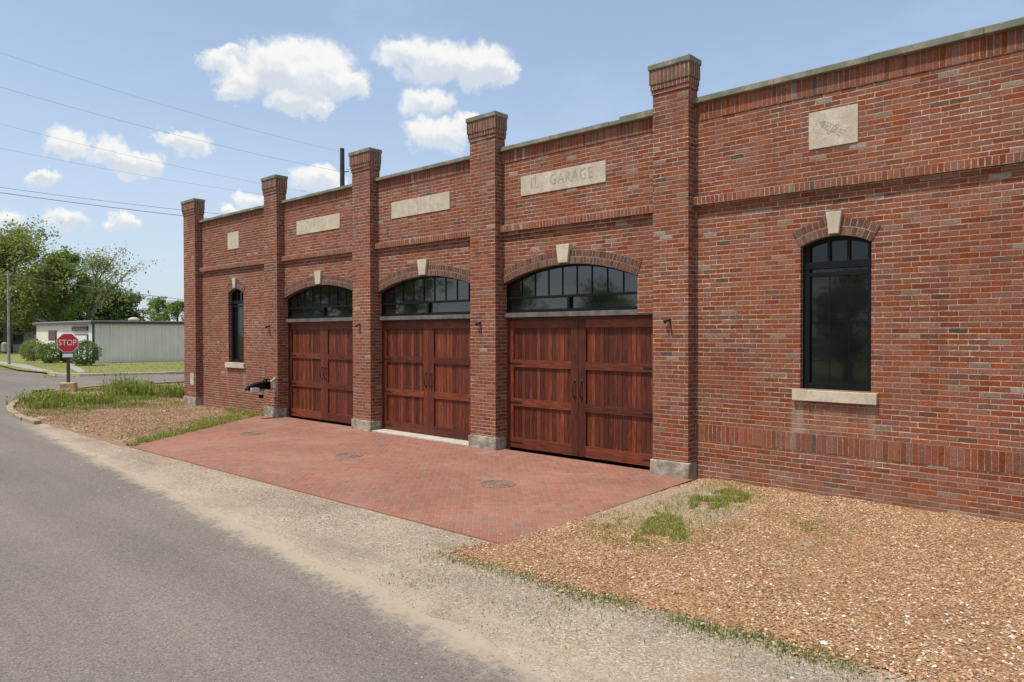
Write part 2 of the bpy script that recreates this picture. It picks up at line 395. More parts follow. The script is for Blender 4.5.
def shoulder_mat(name):
    m, t, b, tc = new_mat(name); o = tc.outputs['Object']
    _, V, _ = t.sep(tc.outputs['UV'])                      # v: 0 at the asphalt, 1 at the paving
    vo = t.node('ShaderNodeTexVoronoi', {'Vector': o, 'Scale': 70.0})
    wn = t.sep(vo.outputs['Color'])
    gr = t.ramp(wn[0], [(0, (.23,.180,.128)), (.3, (.325,.258,.182)), (.6, (.385,.312,.225)), (.85, (.455,.378,.285)), (1, (.57,.50,.40))])
    n = t.noise(o, 1.6, 6, .65); nf = t.noise(o, 90, 5, .75)
    sa = t.ramp(nf, [(.25, (.34,.275,.20)), (.5, (.435,.355,.265)), (.75, (.52,.44,.34))])
    w = t.m('ADD', V, t.m('MULTIPLY', t.m('SUBTRACT', n, .5), .9))
    sa = t.mix(t.m('MULTIPLY', t.m('GREATER_THAN', wn[1], .62), .7), sa, gr)
    sa = t.mix(t.m('MULTIPLY', t.step(t.noise(o, 3.2, 6, .7), .5, .68), .45), sa, (.27,.215,.155))
    c = t.mix(t.step(w, .08, .40), sa, gr)
    ru = t.step(t.noise(t.vm('MULTIPLY', o, (.35, 2.2, 1)), 1.0, 5, .6), .56, .68)
    c = t.mix(t.m('MULTIPLY', ru, .5), c, (.235,.19,.145))
    c = t.mix(1.0, c, t.ramp(t.noise(o, .75, 6, .65), [(.3, (.70,.68,.66)), (.5, (.90,.89,.88)), (.7, (1.06,1.05,1.03))]), 'MULTIPLY')
    tk = t.step(t.noise(t.vm('MULTIPLY', o, (.18, 2.6, 1)), 1.0, 4, .6), .54, .66)
    c = t.mix(t.m('MULTIPLY', tk, .38), c, (.22,.18,.14))
    rb = t.step(t.noise(o, 2.6, 5, .7), .56, .70)          # brown chips kicked off the bed
    c = t.mix(t.m('MULTIPLY', rb, .5), c, (.34,.205,.125))
    t.set(b.inputs['Base Color'], c); b.inputs['Roughness'].default_value = .95; b.inputs['Specular IOR Level'].default_value = .15
    bump(t, b, t.m('ADD', vo.outputs['Distance'], nf), .005, .7)
    return m

def glass_mat(name, ior=1.85):
    m, t, b, tc = new_mat(name)
    n = t.noise(tc.outputs['Object'], 1.4, 2, .5)
    t.set(b.inputs['Base Color'], t.ramp(n, [(.3, (.006,.008,.009)), (.7, (.014,.016,.017))]))
    b.inputs['Roughness'].default_value = .035; b.inputs['IOR'].default_value = ior
    bump(t, b, n, .004, .35)
    return m

m_brick = brick_mat('brick_running', stains=True)
m_sold = brick_mat('brick_soldier', L=.0677, Hc=.25, off=0, bright=.97, mort=(.42,.315,.22), mw=.0050)
m_rowl = brick_mat('brick_rowlock', L=.0677, Hc=.115, off=0, pal=WALLP)
m_arch = brick_mat('brick_arch', L=.0677, Hc=.115, off=.5, pal=DARKP, mort=(.40,.31,.22), bright=.9)
m_capb = brick_mat('brick_cap', L=.0677, Hc=.22, off=0, pal=DARKP)
m_pave = paver_mat('brick_pavers')
m_lime = stone_mat('limestone')
m_carv = stone_mat('carved_limestone', (.155,.135,.108), (.10,.09,.072))
m_carl = stone_mat('worn_carving', (.50,.43,.33), (.42,.36,.275)); m_carg = stone_mat('shallow_carving', (.43,.375,.29), (.27,.24,.185))
m_cope = stone_mat('coping_stone', (.33,.30,.225), (.20,.19,.145), lich=(.155,.165,.115))
m_base = stone_mat('rough_limestone', (.46,.41,.325), (.22,.195,.155), bd=.014)
m_wood = wood_mat('stained_wood')
m_iron = simple('black_iron', (.018,.017,.016), .5, .3)
m_frame = simple('black_window_frame', (.006,.007,.008), .5, 0, .1, spec=.2)
m_glass = glass_mat('transom_glass'); m_glass2 = glass_mat('window_glass', 1.5)
m_drip = simple('weathered_flashing', (.14,.125,.11), .6, .2, .2, 5)
m_conc = stone_mat('concrete', (.56,.52,.45), (.42,.39,.33))
m_roof = simple('roof_membrane', (.12,.12,.12), .9)

# ------------------------------------------------------------------ brick building
X0, X1, DEP = -22.30, -.15, 15.0
B = thing('brick_building', (-11.3, 0, 0), 'long red brick garage building with three wooden double doors and stepped pillars along the driveway', 'building')
PIL = [(-22.01, .80), (-17.18, .64), (-13.235, .66), (-9.43, .66), (-5.465, .60), (-.45, .80)]
def arcz(xl, xr, zs, zc):
    c = (xl+xr)/2; hw = (xr-xl)/2; h = zc-zs; rad = (hw*hw+h*h)/(2*h); zc0 = zc-rad
    return lambda x: zc0+math.sqrt(max(0, rad*rad-(x-c)**2)), c, zc0, rad, math.asin(hw/rad)
# openings: xl, xr, zbottom, spring, crown, kind
OPEN = [(-19.92, -19.02, 1.36, 3.33, 3.46), (-16.854, -13.571, 2.50, 3.09, 3.37), (-12.899, -9.766, 2.50, 3.09, 3.375), (-9.094, -6.17, 2.50, 3.10, 3.38), (-3.60, -2.71, 1.42, 3.34, 3.455)]
DOORS = [(-16.854, -13.571), (-12.899, -9.766), (-9.094, -5.771)]
RC = .12          # depth of the reveals
ZT = 5.52
w = MB()
def wrect(x0, x1, z0, z1):
    if x1-x0 > 1e-4 and z1-z0 > 1e-4: w.face([(x0,0,z0),(x1,0,z0),(x1,0,z1),(x0,0,z1)])
xc = X0
segs = sorted([(o[0], o[1], o) for o in OPEN])
for xl, xr, o in segs:
    wrect(xc, xl, 2.5, ZT)
    isdoor = o[2] == 2.50
    fz, c, z0, rad, th = arcz(*o[:2], *o[3:5]); n = 28 if isdoor else 12
    for i in range(n):
        a, b_ = xl+(xr-xl)*i/n, xl+(xr-xl)*(i+1)/n
        w.face([(a,0,fz(a)),(b_,0,fz(b_)),(b_,0,ZT),(a,0,ZT)])
        w.face([(b_,0,fz(b_)),(a,0,fz(a)),(a,RC+.06,fz(a)),(b_,RC+.06,fz(b_))])
    zj = o[2]
    w.face([(xl,RC+.06,zj),(xl,0,zj),(xl,0,fz(xl)),(xl,RC+.06,fz(xl))])
    w.face([(xr,0,zj),(xr,RC+.06,zj),(xr,RC+.06,fz(xr)),(xr,0,fz(xr))])
    if not isdoor:
        wrect(xl, xr, -.3, zj); w.face([(xl,0,zj),(xl,RC+.06,zj),(xr,RC+.06,zj),(xr,0,zj)])
    xc = xr
wrect(xc, X1, 2.5, ZT)
def low(a, b_): wrect(a, b_, -.3, 2.5)                          # the wall beside the openings, below the transoms
low(X0, OPEN[0][0]); low(OPEN[0][1], DOORS[0][0]); low(DOORS[0][1], DOORS[1][0]); low(DOORS[1][1], DOORS[2][0]); low(DOORS[2][1], OPEN[4][0]); low(OPEN[4][1], X1)
for xl, xr in DOORS:
    w.face([(xl,RC+.06,-.3),(xl,0,-.3),(xl,0,2.5),(xl,RC+.06,2.5)])
    w.face([(xr,0,-.3),(xr,RC+.06,-.3),(xr,RC+.06,2.5),(xr,0,2.5)])
w.face([(-6.17,0,2.5),(-5.771,0,2.5),(-5.771,RC+.06,2.5),(-6.17,RC+.06,2.5)][::-1])
w.face([(X0,DEP,-.3),(X0,0,-.3),(X0,0,ZT),(X0,DEP,ZT)]); w.face([(X1,0,-.3),(X1,DEP,-.3),(X1,DEP,ZT),(X1,0,ZT)])
w.face([(X1,DEP,-.3),(X0,DEP,-.3),(X0,DEP,ZT),(X1,DEP,ZT)])
w.face([(X0,.3,4.9),(X1,.3,4.9),(X1,.3,ZT),(X0,.3,ZT)][::-1])
w.face([(X0,0,ZT),(X1,0,ZT),(X1,.3,ZT),(X0,.3,ZT)])
w.build('wall', m_brick, B)
r_ = MB(); r_.box(X0+.02, X1-.02, .32, DEP-.02, 4.95, 5.05); r_.build('roof', m_roof, B)

def half(i, s): return PIL[i][0]+s*PIL[i][1]/2
for i in range(5):                                              # bays between pilasters: copings, soldier rows, belts
    a, b_ = half(i, 1), half(i+1, -1)
    top = 5.67 if i == 4 else 5.615
    cb = top-(.085 if i == 4 else .07)
    s_ = MB(); s_.box(a, b_, -.010, 0.05, 5.335, cb, vo=5.335, skip='b'); s_.build('soldier_course', m_sold, B)
    c_ = MB(); xs = a
    while xs < b_-.05:
        xe = min(b_, xs+1.22); xe = b_ if b_-xe < .3 else xe
        dz = rnd.uniform(-.006, .006); c_.box(xs+.002, xe-.002, -.085+rnd.uniform(-.006, .006), .36, cb, top+dz); xs = xe
    if i == 3: c_.box(-6.45, b_, -.092, .37, cb+.004, top+.035)
    c_.build('coping', m_cope, B, bevel=.008)
    z = 4.075 if i == 4 else 4.05
    k = MB(); k.box(a, b_, -.085, .02, z, z+.115, vo=z, skip='b'); k.build('belt_course', m_rowl, B)
    k = MB(); k.box(a, b_, -.030, .015, z-.0677, z, vo=0, skip='bt'); k.build('belt_course', m_brick, B)
for a, b_ in ((half(4, 1), half(5, -1)),):
    k = MB(); k.box(a, b_, -.003, .02, .575, .825, vo=.575, skip='b'); k.build('soldier_course', m_sold, B)

def lamp(par, x, z):
    y = -.2
    k = MB(); k.lathe([(0, 0), (.022, 0), (.022, .014), (.010, .018), (.010, .05), (0, .05)], (x, y, z), 12, 'y')
    a = Vector((x, y-.04, z)); d = Vector((-.60, -.30, -.25)).normalized()
    o = k.build('lamp', m_iron, par)
    k = MB(); k.tube([a-d*.02, a+d*.01, a+d*.075], [.014, .020, .040], 12); k.build('lamp_hood', m_iron, par)
    k = MB(); k.tube([(x+.01, y-.006, z-.02), (x+.03, y-.008, z-.10), (x+.045, y-.006, z-.24)], .006, 6); k.build('cable', m_iron, par, smooth=True)
for i, (c, wd) in enumerate(PIL):
    x0, x1 = c-wd/2, c+wd/2; yf = -.2; yb = .07
    k = MB(); k.box(x0, x1, yf, yb, .24, 5.81, skip='')
    p = k.build('pilaster', m_brick, B)
    k = MB(); k.box(x0-.016, x1+.016, yf-.016, yb+.01, 5.81, 5.81+.0677*1, skip=''); k.build('corbel', m_brick, p)
    k = MB(); k.box(x0-.028, x1+.028, yf-.028, yb+.012, 5.8777, 5.962, vo=5.8777-.03); k.build('corbel', m_capb, p)
    k = MB(); k.box(x0-.042, x1+.042, yf-.042, yb+.014, 5.962, 6.178, vo=5.960); k.build('corbel', m_capb, p)
    k = MB(); k.box(x0-.058, x1+.058, yf-.062, yb+.03, 6.178, 6.262); k.build('cap_stone', m_cope, p, bevel=.012)
    k = MB(); k.box(x0-.03, x1+.03, yf-.035, .05, -.2, .242); k.build('base_stone', m_base, p, bevel=.02, rough=.012, smooth=False)
    if 1 <= i <= 4: lamp(p, c+(-.01 if i == 4 else -.06), 2.375)
    if i == 0:
        k = MB(); k.box(c+.02, c+.26, yf-.006, yf+.02, .62, .98); k.build('cover_plate', m_conc, p, bevel=.003)

def arch(xl, xr, zs, zc, th, wtop, wbot, ktop, par=None):
    fz, c, z0, rad, ang = arcz(xl, xr, zs, zc)
    k = MB(); n = 40; yo = -.014
    A = [(-ang+2*ang*i/n) for i in range(n+1)]
    P = lambda r, a: (c+r*math.sin(a), z0+r*math.cos(a))
    for i in range(n):
        a, b_ = A[i], A[i+1]
        q = [P(rad-.004, a), P(rad-.004, b_), P(rad+th, b_), P(rad+th, a)]
        u = [(a*rad, 0), (b_*rad, 0), (b_*rad, th), (a*rad, th)]
        k.face([(x, yo, z) for x, z in q], u)
        k.face([(q[1][0],yo,q[1][1]),(q[0][0],yo,q[0][1]),(q[0][0],RC+.05,q[0][1]),(q[1][0],RC+.05,q[1][1])], [(u[1][0],.01),(u[0][0],.01),(u[0][0],.18),(u[1][0],.18)])
        k.face([(q[3][0],yo,q[3][1]),(q[2][0],yo,q[2][1]),(q[2][0],.02,q[2][1]),(q[3][0],.02,q[3][1])], [u[3],u[2],u[2],u[3]])
    for a in (A[0], A[-1]):
        q = [P(rad-.004, a), P(rad+th, a)]
        f = [(q[0][0],yo,q[0][1]),(q[1][0],yo,q[1][1]),(q[1][0],.02,q[1][1]),(q[0][0],.02,q[0][1])]
        k.face(f if a < 0 else f[::-1])
    o = k.build('arch', m_arch, B)
    k = MB(); zb = zc+.015
    k.prism([(c-wbot/2, zb), (c+wbot/2, zb), (c+wtop/2, ktop), (c-wtop/2, ktop)], -.065, .02)
    k.build('keystone', m_lime, o, bevel=.006)
for i, o in enumerate(OPEN):
    if o[2] == 2.5: arch(o[0], o[1], o[3], o[4], .23, .29, .20, 3.71)
    else: arch(o[0], o[1], o[3], o[4], .215, .20, .12, 3.76)

def transom(o):
    xl, xr, zb, zs, zc = o; xl += .002; xr -= .002; zb = 2.56
    fz, c, z0, rad, ang = arcz(xl, xr, zs, zc-.004)
    y0, y1 = RC-.01, RC+.05; f = .034
    k = MB(); n = 32
    inner = lambda x: min(fz(x), 99)-f
    for i in range(n):                                          # curved head
        a, b_ = xl+(xr-xl)*i/n, xl+(xr-xl)*(i+1)/n
        k.prism([(a, inner(a)), (b_, inner(b_)), (b_, fz(b_)), (a, fz(a))], y0, y1)
    k.box(xl, xl+f, y0-.004, y1, zb, fz(xl+f)-.01); k.box(xr-f, xr, y0-.004, y1, zb, fz(xr-f)-.01)
    k.box(xl, xr, y0-.008, y1, 2.81, 2.85)                     # rail
    k.box(xl, xr, y0-.006, y1, zb, zb+.05)
    k.box(c-.028, c+.028, y0-.010, y1, zb, 2.815)
    nm = 8
    for j in range(1, nm+1):
        x = xl+f+(xr-xl-2*f)*j/(nm+1); k.box(x-.0075, x+.0075, y0+.024, y1, 2.855, fz(x)-f+.01)
    fr = k.build('transom_window', m_frame, B)
    k = MB(); y = RC+.03
    for i in range(n):
        a, b_ = xl+(xr-xl)*i/n, xl+(xr-xl)*(i+1)/n
        k.face([(a,y,2.83),(b_,y,2.83),(b_,y,fz(b_)-.02),(a,y,fz(a)-.02)])
    k.face([(xl,y+.006,zb),(xr,y+.006,zb),(xr,y+.006,2.83),(xl,y+.006,2.83)])
    k.build('pane', m_glass, fr, merge=True)
for o in OPEN[1:4]: transom(o)

def window(o, sill):
    xl, xr, zb, zs, zc = o; xl += .002; xr -= .002
    fz, c, z0, rad, ang = arcz(xl, xr, zs, zc-.003); y0, y1 = RC-.02, RC+.05; f = .05
    k = MB(); n = 14
    for i in range(n):
        a, b_ = xl+(xr-xl)*i/n, xl+(xr-xl)*(i+1)/n
        k.prism([(a, fz(a)-f), (b_, fz(b_)-f), (b_, fz(b_)), (a, fz(a))], y0, y1)
    k.box(xl, xl+.085, y0-.004, y1, zb, fz(xl+.05)-.01); k.box(xr-.065, xr, y0-.004, y1, zb, fz(xr-.05)-.01)
    k.box(xl, xr, y0-.006, y1, zb, zb+.075); k.box(xl, xr, y0-.012, y1, 3.035, 3.125)
    k.box(xl+.08, xr-.06, y0+.004, y1, 2.93, 2.985)
    wi = xr-xl-.15
    for j in (1, 2):
        x = xl+.085+wi*j/3; k.box(x-.016, x+.016, y0+.006, y1, 3.12, fz(x)-f+.01)
        k.box(x-.005, x+.005, RC+.027, y1, zb+.07, 2.94)
    for z in (1.80, 2.32): k.box(xl+.08, xr-.06, RC+.027, y1, z-.004, z+.004)
    fr = k.build('window', m_frame, B)
    k = MB(); y = RC+.03
    k.face([(xl+.02,y,zb+.02),(xr-.02,y,zb+.02),(xr-.02,y,3.06),(xl+.02,y,3.06)])
    for i in range(n):
        a, b_ = xl+(xr-xl)*i/n, xl+(xr-xl)*(i+1)/n
        k.face([(a,y,3.06),(b_,y,3.06),(b_,y,fz(b_)-.02),(a,y,fz(a)-.02)])
    k.build('pane', m_glass2, fr, merge=True)
    k = MB(); k.prism([(sill[0], zb-.155), (sill[1], zb-.155), (sill[1], zb-.012), (sill[0], zb-.012)], -.062, RC)
    k.build('sill', m_lime, fr, bevel=.006)
window(OPEN[0], (-20.03, -18.92)); window(OPEN[4], (-3.69, -2.63))

bid = [0]
def board(k, x0, x1, y0, y1, z0, z1, along='z'):
    """a piece of timber; its grain runs along uv.v and the tens of uv.u name the piece"""
    bid[0] += 1; base = bid[0]*10.0+3; n = len(k.uv)
    k.box(x0, x1, y0, y1, z0, z1)
    jit = rnd.uniform(0, 30)
    for i in range(n, len(k.uv)):
        pass
    fs = k.f[-6:]; out = []
    for f in fs:
        for vi in f:
            q = k.v[vi]
            u, v_ = (q[0]-x0+(q[1]-y0), q[2]) if along == 'z' else (q[2]-z0+(q[1]-y0), q[0])
            out.append((base+min(max(u, 0), 5), v_+jit))
    k.uv[n:] = out
def garage_door(xl, xr, tl, tr, thr):
    zt = 2.462; y = RC; c = (xl+xr)/2
    k = MB()
    board(k, xl+.001, xl+.05, y-.012, y+.06, .03, zt); board(k, xr-.05, xr-.001, y-.012, y+.06, .03, zt)
    board(k, xl+.05, xr-.05, y-.012, y+.06, zt-.05, zt, 'x')
    D = k.build('garage_door', m_wood, B)
    for sgn in (-1, 1):
        a, b_ = (xl+.052, c-.004) if sgn < 0 else (c+.004, xr-.052)
        k = MB(); st = .155; z0, z1 = .045, zt-.054; rl = .135
        out_st = .10
        s0, s1 = (out_st, st) if sgn < 0 else (st, out_st)
        board(k, a, a+s0, y, y+.05, z0, z1); board(k, b_-s1, b_, y, y+.05, z0, z1)
        H_ = (z1-z0-rl*3-.19)/3
        zz = z0; rails = []
        for j in range(4):
            h = .19 if j == 0 else rl
            board(k, a+s0, b_-s1, y+.002, y+.05, zz, zz+h, 'x'); rails.append(zz+h); zz += h+H_
        pa, pb = a+s0, b_-s1; nb = max(1, round((pb-pa)/.092)); bw = (pb-pa)/nb
        for j in range(nb):
            board(k, pa+bw*j+.0035, pa+bw*(j+1)-.0035, y+.034+rnd.uniform(0, .003), y+.046, z0+.1, z1-.05)
        k.box(pa, pb, y+.043, y+.058, z0+.1, z1-.05)
        L = k.build('door_leaf', m_wood, D)
        # pull handle: rose plates and a bowed grip
        hx = c+sgn*.075; k = MB(); hz = 1.20
        k.tube([(hx, y-.004, hz-.14), (hx, y-.050, hz-.11), (hx, y-.062, hz), (hx, y-.050, hz+.11), (hx, y-.004, hz+.14)], .011, 8)
        for dz in (-.15, .15): k.lathe([(0, .014), (.020, .012), (.028, 0)], (hx, y+.001, hz+dz), 12, 'y')
        k.build('handle', m_iron, D, smooth=True)
        for zr in (rails[0]-.09, rails[1]-.07, rails[2]-.07):
            k = MB(); e = a if sgn < 0 else b_
            k.prism([(e, zr-.014), (e-sgn*.30, zr-.009), (e-sgn*.32, zr), (e-sgn*.30, zr+.009), (e, zr+.014)] if sgn < 0 else
                    [(e, zr-.014), (e, zr+.014), (e-.30, zr+.009), (e-.32, zr), (e-.30, zr-.009)], y-.007, y-.0005)
            k.build('hinge', m_iron, D)
    k = MB(); k.prism([(tl, 2.468), (tr, 2.468), (tr, 2.553), (tl, 2.553)], .012, RC+.01)
    k.build('drip_cap', m_drip, D, bevel=.006)
    return D
garage_door(*DOORS[0], DOORS[0][0]+.01, DOORS[0][1]-.005, False)
D2 = garage_door(*DOORS[1], DOORS[1][0]+.01, DOORS[1][1]-.005, True)
garage_door(*DOORS[2], DOORS[2][0]+.01, DOORS[2][1]-.005, False)
k = MB(); k.box(DOORS[1][0]+.02, DOORS[1][1]-.02, -.20, RC+.05, -.1, .040); k.build('threshold', m_conc, D2, bevel=.008)

# stone panels and their carving
def text_mesh(txt, size, sx=1.0, space=1.0):
    cu = bpy.data.curves.new('lettering', 'FONT'); cu.body = txt; cu.size = size; cu.align_x = 'CENTER'; cu.align_y = 'CENTER'
    cu.extrude = .002; cu.space_character = space; cu.resolution_u = 3
    o = bpy.data.objects.new('lettering_source', cu); COL.objects.link(o)
    dg = bpy.context.evaluated_depsgraph_get()
    me = bpy.data.meshes.new_from_object(o.evaluated_get(dg))
    bpy.data.objects.remove(o); me.transform(Matrix.Diagonal((sx, 1, 1, 1)))
    return me
def lettering(name, txt, size, mat, parent, world_loc, rot, sx=1.0, space=1.0):
    me = text_mesh(txt, size, sx, space); me.materials.clear(); me.materials.append(mat)
    o = bpy.data.objects.new(name, me); COL.objects.link(o); o.parent = parent
    o.location = Vector(world_loc)-origin(parent); o.rotation_euler = rot
    return o
def stone_panel(x0, x1, z0, z1):
    k = MB(); k.box(x0, x1, -.014, .02, z0, z1); return k.build('stone_panel', m_lime, B, bevel=.005)
def worn(par, x0, x1, zc, h, seed):
    """carving weathered past reading: shallow upright and curved cuts"""
    r = random.Random(seed); x = x0
    while x < x1:
        k = MB()
        y0, y1 = -.0158, -.010
        hh = h*r.uniform(.6, 1); zb = zc-h/2+r.uniform(0, h-hh); wd = r.uniform(.010, .020)
        k.box(x, x+wd, y0, y1, zb, zb+hh)
        if r.random() < .6:
            zz = zb+r.choice([0, hh*.45, hh-.02]); k.box(x+wd+.001, x+r.uniform(.06, .11), y0, y1, zz, zz+.016)
        x += r.uniform(.10, .24)
        k.build('carved_letter', m_carl, par)
p1 = stone_panel(-16.22, -14.335, 4.665, 5.02); worn(p1, -15.98, -15.1, 4.86, .17, 3)
p2 = stone_panel(-12.39, -10.535, 4.665, 5.02); worn(p2, -12.2, -11.0, 4.86, .19, 5)
p3 = stone_panel(-8.63, -6.77, 4.67, 5.025)
lettering('inscription', 'IL', .27, m_carg, p3, (-8.30, -.0135, 4.86), (R(90), 0, 0), .8, 1.3)
lettering('inscription', 'GARAGE', .27, m_carg, p3, (-7.49, -.0135, 4.86), (R(90), 0, 0), .80, 1.16)
stone_panel(-19.91, -19.26, 4.59, 5.075)
p5 = stone_panel(-3.49, -2.875, 4.62, 5.11)
def emblem(par, cx, cz):
    k = MB(); y0, y1 = -.0165, -.010; d = Vector((.82, -.57)); n = Vector((.57, .82))
    Q = lambda a, b_: (cx+d.x*a+n.x*b_, cz+d.y*a+n.y*b_)
    def stroke(pts, wd=.007):
        for (a0, b0), (a1, b1) in zip(pts, pts[1:]):
            v = Vector((a1-a0, b1-b0)); v.normalize(); q = Vector((-v.y, v.x))*wd/2
            poly = [Q(a0-q.x, b0-q.y), Q(a1-q.x, b1-q.y), Q(a1+q.x, b1+q.y), Q(a0+q.x, b0+q.y)]
            k.prism(poly, y0+rnd.uniform(0, .0006), y1)
    body = [(-.16, 0), (-.10, .034), (-.02, .046), (.06, .040), (.10, .022)]
    stroke(body); stroke([(a, -b_) for a, b_ in body]); stroke([(.10, .022), (.10, -.022)])
    for a in (-.09, -.05, -.01, .03, .065): stroke([(a, .036), (a+.012, 0), (a, -.036)], .008)
    stroke([(-.15, 0), (.09, 0)], .006)
    stroke([(.04, .042), (.085, .075), (.10, .03)]); stroke([(.0, -.046), (.02, -.085), (.06, -.045)])
    for b_ in (-.03, .0, .03): stroke([(.125, b_), (.20+b_*.5, b_*1.5)], .006)
    k.prism([Q(-.155, 0), Q(-.10, -.030), Q(-.085, 0), Q(-.10, .030)], y0+.0003, y1)
    k.build('emblem', m_carg, par)
emblem(p5, -3.22, 4.875)

# ------------------------------------------------------------------ ground
m_asph = asphalt_mat('asphalt'); m_shou = shoulder_mat('gravel_and_sand')
m_gras = ground_mat('lawn_grass', [(.3, (.12,.13,.035)), (.45, (.19,.195,.06)), (.58, (.24,.235,.085)), (.72, (.32,.28,.13))], 3, 30, .02, .12)
m_gnd = ground_mat('rough_grass_and_dirt', [(.3, (.07,.085,.03)), (.5, (.15,.155,.06)), (.7, (.26,.21,.12))], 2, 25, .02, .08)
m_mul = ground_mat('wood_mulch', [(.28, (.16,.085,.042)), (.42, (.30,.170,.082)), (.55, (.38,.215,.105)), (.68, (.50,.310,.160)), (.82, (.62,.46,.30))], 20, 75, .02, .5, patch=((.36,.30,.20), .8, .55, .72, .55))
def mulch_mat(name):
    m, t, b, tc = new_mat(name); o = tc.outputs['Object']
    w_ = t.vm('ADD', o, t.vm('MULTIPLY', t.noise(o, 30, 3, .6, out='Color'), (.03, .03, .0)))
    v1 = t.node('ShaderNodeTexVoronoi', {'Vector': t.vm('MULTIPLY', w_, (1.0, 1.7, 1)), 'Scale': 42.0}); v2 = t.node('ShaderNodeTexVoronoi', {'Vector': t.vm('MULTIPLY', w_, (1.8, 1.0, 1)), 'Scale': 60.0})
    st = [(0, (.13,.060,.028)), (.25, (.28,.142,.064)), (.5, (.39,.212,.098)), (.75, (.47,.285,.140)), (.93, (.54,.375,.22)), (1, (.66,.55,.42))]
    c = t.mix(.5, t.ramp(t.sep(v1.outputs['Color'])[0], st), t.ramp(t.sep(v2.outputs['Color'])[1], st))
    c = t.mix(t.step(v1.outputs['Distance'], .50, .80), c, (.13,.070,.036))
    c = t.mix(1.0, c, t.ramp(t.noise(o, 1.2, 6, .65), [(.3, (.80,.79,.78)), (.5, (1,1,1)), (.7, (1.12,1.12,1.12))]), 'MULTIPLY')
    X, Y, _ = t.sep(o)                                          # trodden dry soil by the paving and odd bare spots
    rx = t.m('DIVIDE', t.m('ADD', X, 4.55), .95); ry = t.m('DIVIDE', t.m('ADD', Y, 1.75), 1.5)
    rr = t.m('SQRT', t.m('ADD', t.m('MULTIPLY', rx, rx), t.m('MULTIPLY', ry, ry)))
    rr = t.m('ADD', rr, t.m('MULTIPLY', t.m('SUBTRACT', t.noise(o, 2.5, 6, .7), .5), 1.1))
    so = t.mix(t.noise(o, 70, 6, .75), (.25,.20,.14), (.46,.39,.28))
    c = t.mix(t.m('MULTIPLY', t.m('SUBTRACT', 1.0, t.step(rr, .65, 1.15)), .85), c, so)
    c = t.mix(t.m('MULTIPLY', t.step(t.noise(o, 1.0, 6, .7), .58, .70), .55), c, so)
    t.set(b.inputs['Base Color'], c); b.inputs['Roughness'].default_value = .95; b.inputs['Specular IOR Level'].default_value = .15
    bump(t, b, t.m('ADD', v1.outputs['Distance'], t.noise(o, 60, 5, .7)), .012, .8)
    return m
m_mul = mulch_mat('chip_bed')
m_mul2 = ground_mat('red_brown_mulch', [(.28, (.17,.085,.048)), (.45, (.30,.170,.100)), (.6, (.40,.245,.150)), (.8, (.52,.37,.25))], 14, 40, .03, .5, patch=((.33,.29,.15), .9, .50, .64, .6))
m_kerb = stone_mat('worn_yellow_kerb', (.46,.32,.13), (.26,.21,.14), lich=(.30,.25,.18))
m_kerb2 = stone_mat('kerb_concrete', (.55,.46,.28), (.40,.35,.26))
m_path = stone_mat('pale_path', (.38,.34,.27), (.30,.27,.21))

def sheet(name, poly, z, m, jit=0.0, step=.25, seed=1):
    pts = []
    for i in range(len(poly)):
        a, b_ = Vector(poly[i]), Vector(poly[(i+1) % len(poly)]); L = (b_-a).length
        n = max(1, int(L/step)) if jit else 1
        nn = Vector((-(b_-a).y, (b_-a).x)).normalized()
        for j in range(n):
            p = a+(b_-a)*j/n
            q = noise.fractal(Vector((p.x*1.3, p.y*1.3, seed)), 1.0, 2.0, 4)*jit
            pts.append(p+nn*q)
    tri = geometry.tessellate_polygon([[Vector((p.x, p.y, 0)) for p in pts]])
    me = bpy.data.meshes.new(name); me.from_pydata([(p.x, p.y, z) for p in pts], [], tri)
    ul = me.uv_layers.new(name='UVMap')
    for l in me.loops: ul.data[l.index].uv = me.vertices[l.vertex_index].co.xy
    me.materials.append(m); bm = bmesh.new(); bm.from_mesh(me); bmesh.ops.recalc_face_normals(bm, faces=bm.faces)
    for f in bm.faces:
        if f.normal.z < 0: f.normal_flip()
    bm.to_mesh(me); bm.free()
    o = bpy.data.objects.new(name, me); COL.objects.link(o)
    return tag(o, kind='structure')
sheet('ground', [(-600,-600),(600,-600),(600,600),(-600,600)], -.10, m_gnd)
RE = [(-60,-3.9), (-30,-3.7), (-26.9,-3.75), (-24.3,-4.35), (-20,-4.72), (-16.72,-5.17), (-12.31,-5.55), (-8.93,-5.78), (-6.25,-6.0), (-4.5,-6.16), (-3.51,-6.25), (-2.83,-6.36), (0,-6.5), (12,-6.8), (60,-7)]
def redge(x):
    for (a, ya), (b_, yb) in zip(RE, RE[1:]):
        if a <= x <= b_: return ya+(yb-ya)*(x-a)/(b_-a)
    return RE[-1][1]
sheet('road', [(-250,-17), (80,-17), (80,-5.2), (-2,-5.2), (-12,-4.9), (-18,-4.2), (-27.5,-3.2), (-41.5,1.0), (-46,2.1), (-52,1.6), (-250,3)], -.022, m_asph)
sheet('cross_road', [(-41.0,-80), (-33.2,-80), (-32.6,0.2), (-31.9,5), (-27.5,40), (-26,90), (-34,90), (-37.4,20), (-39.5,7), (-41.4,3.6)], -.026, m_asph)
sheet('near_verge', [(80,-17.1), (-33,-17.1), (-33,-60), (80,-60)], -.03, m_gras)
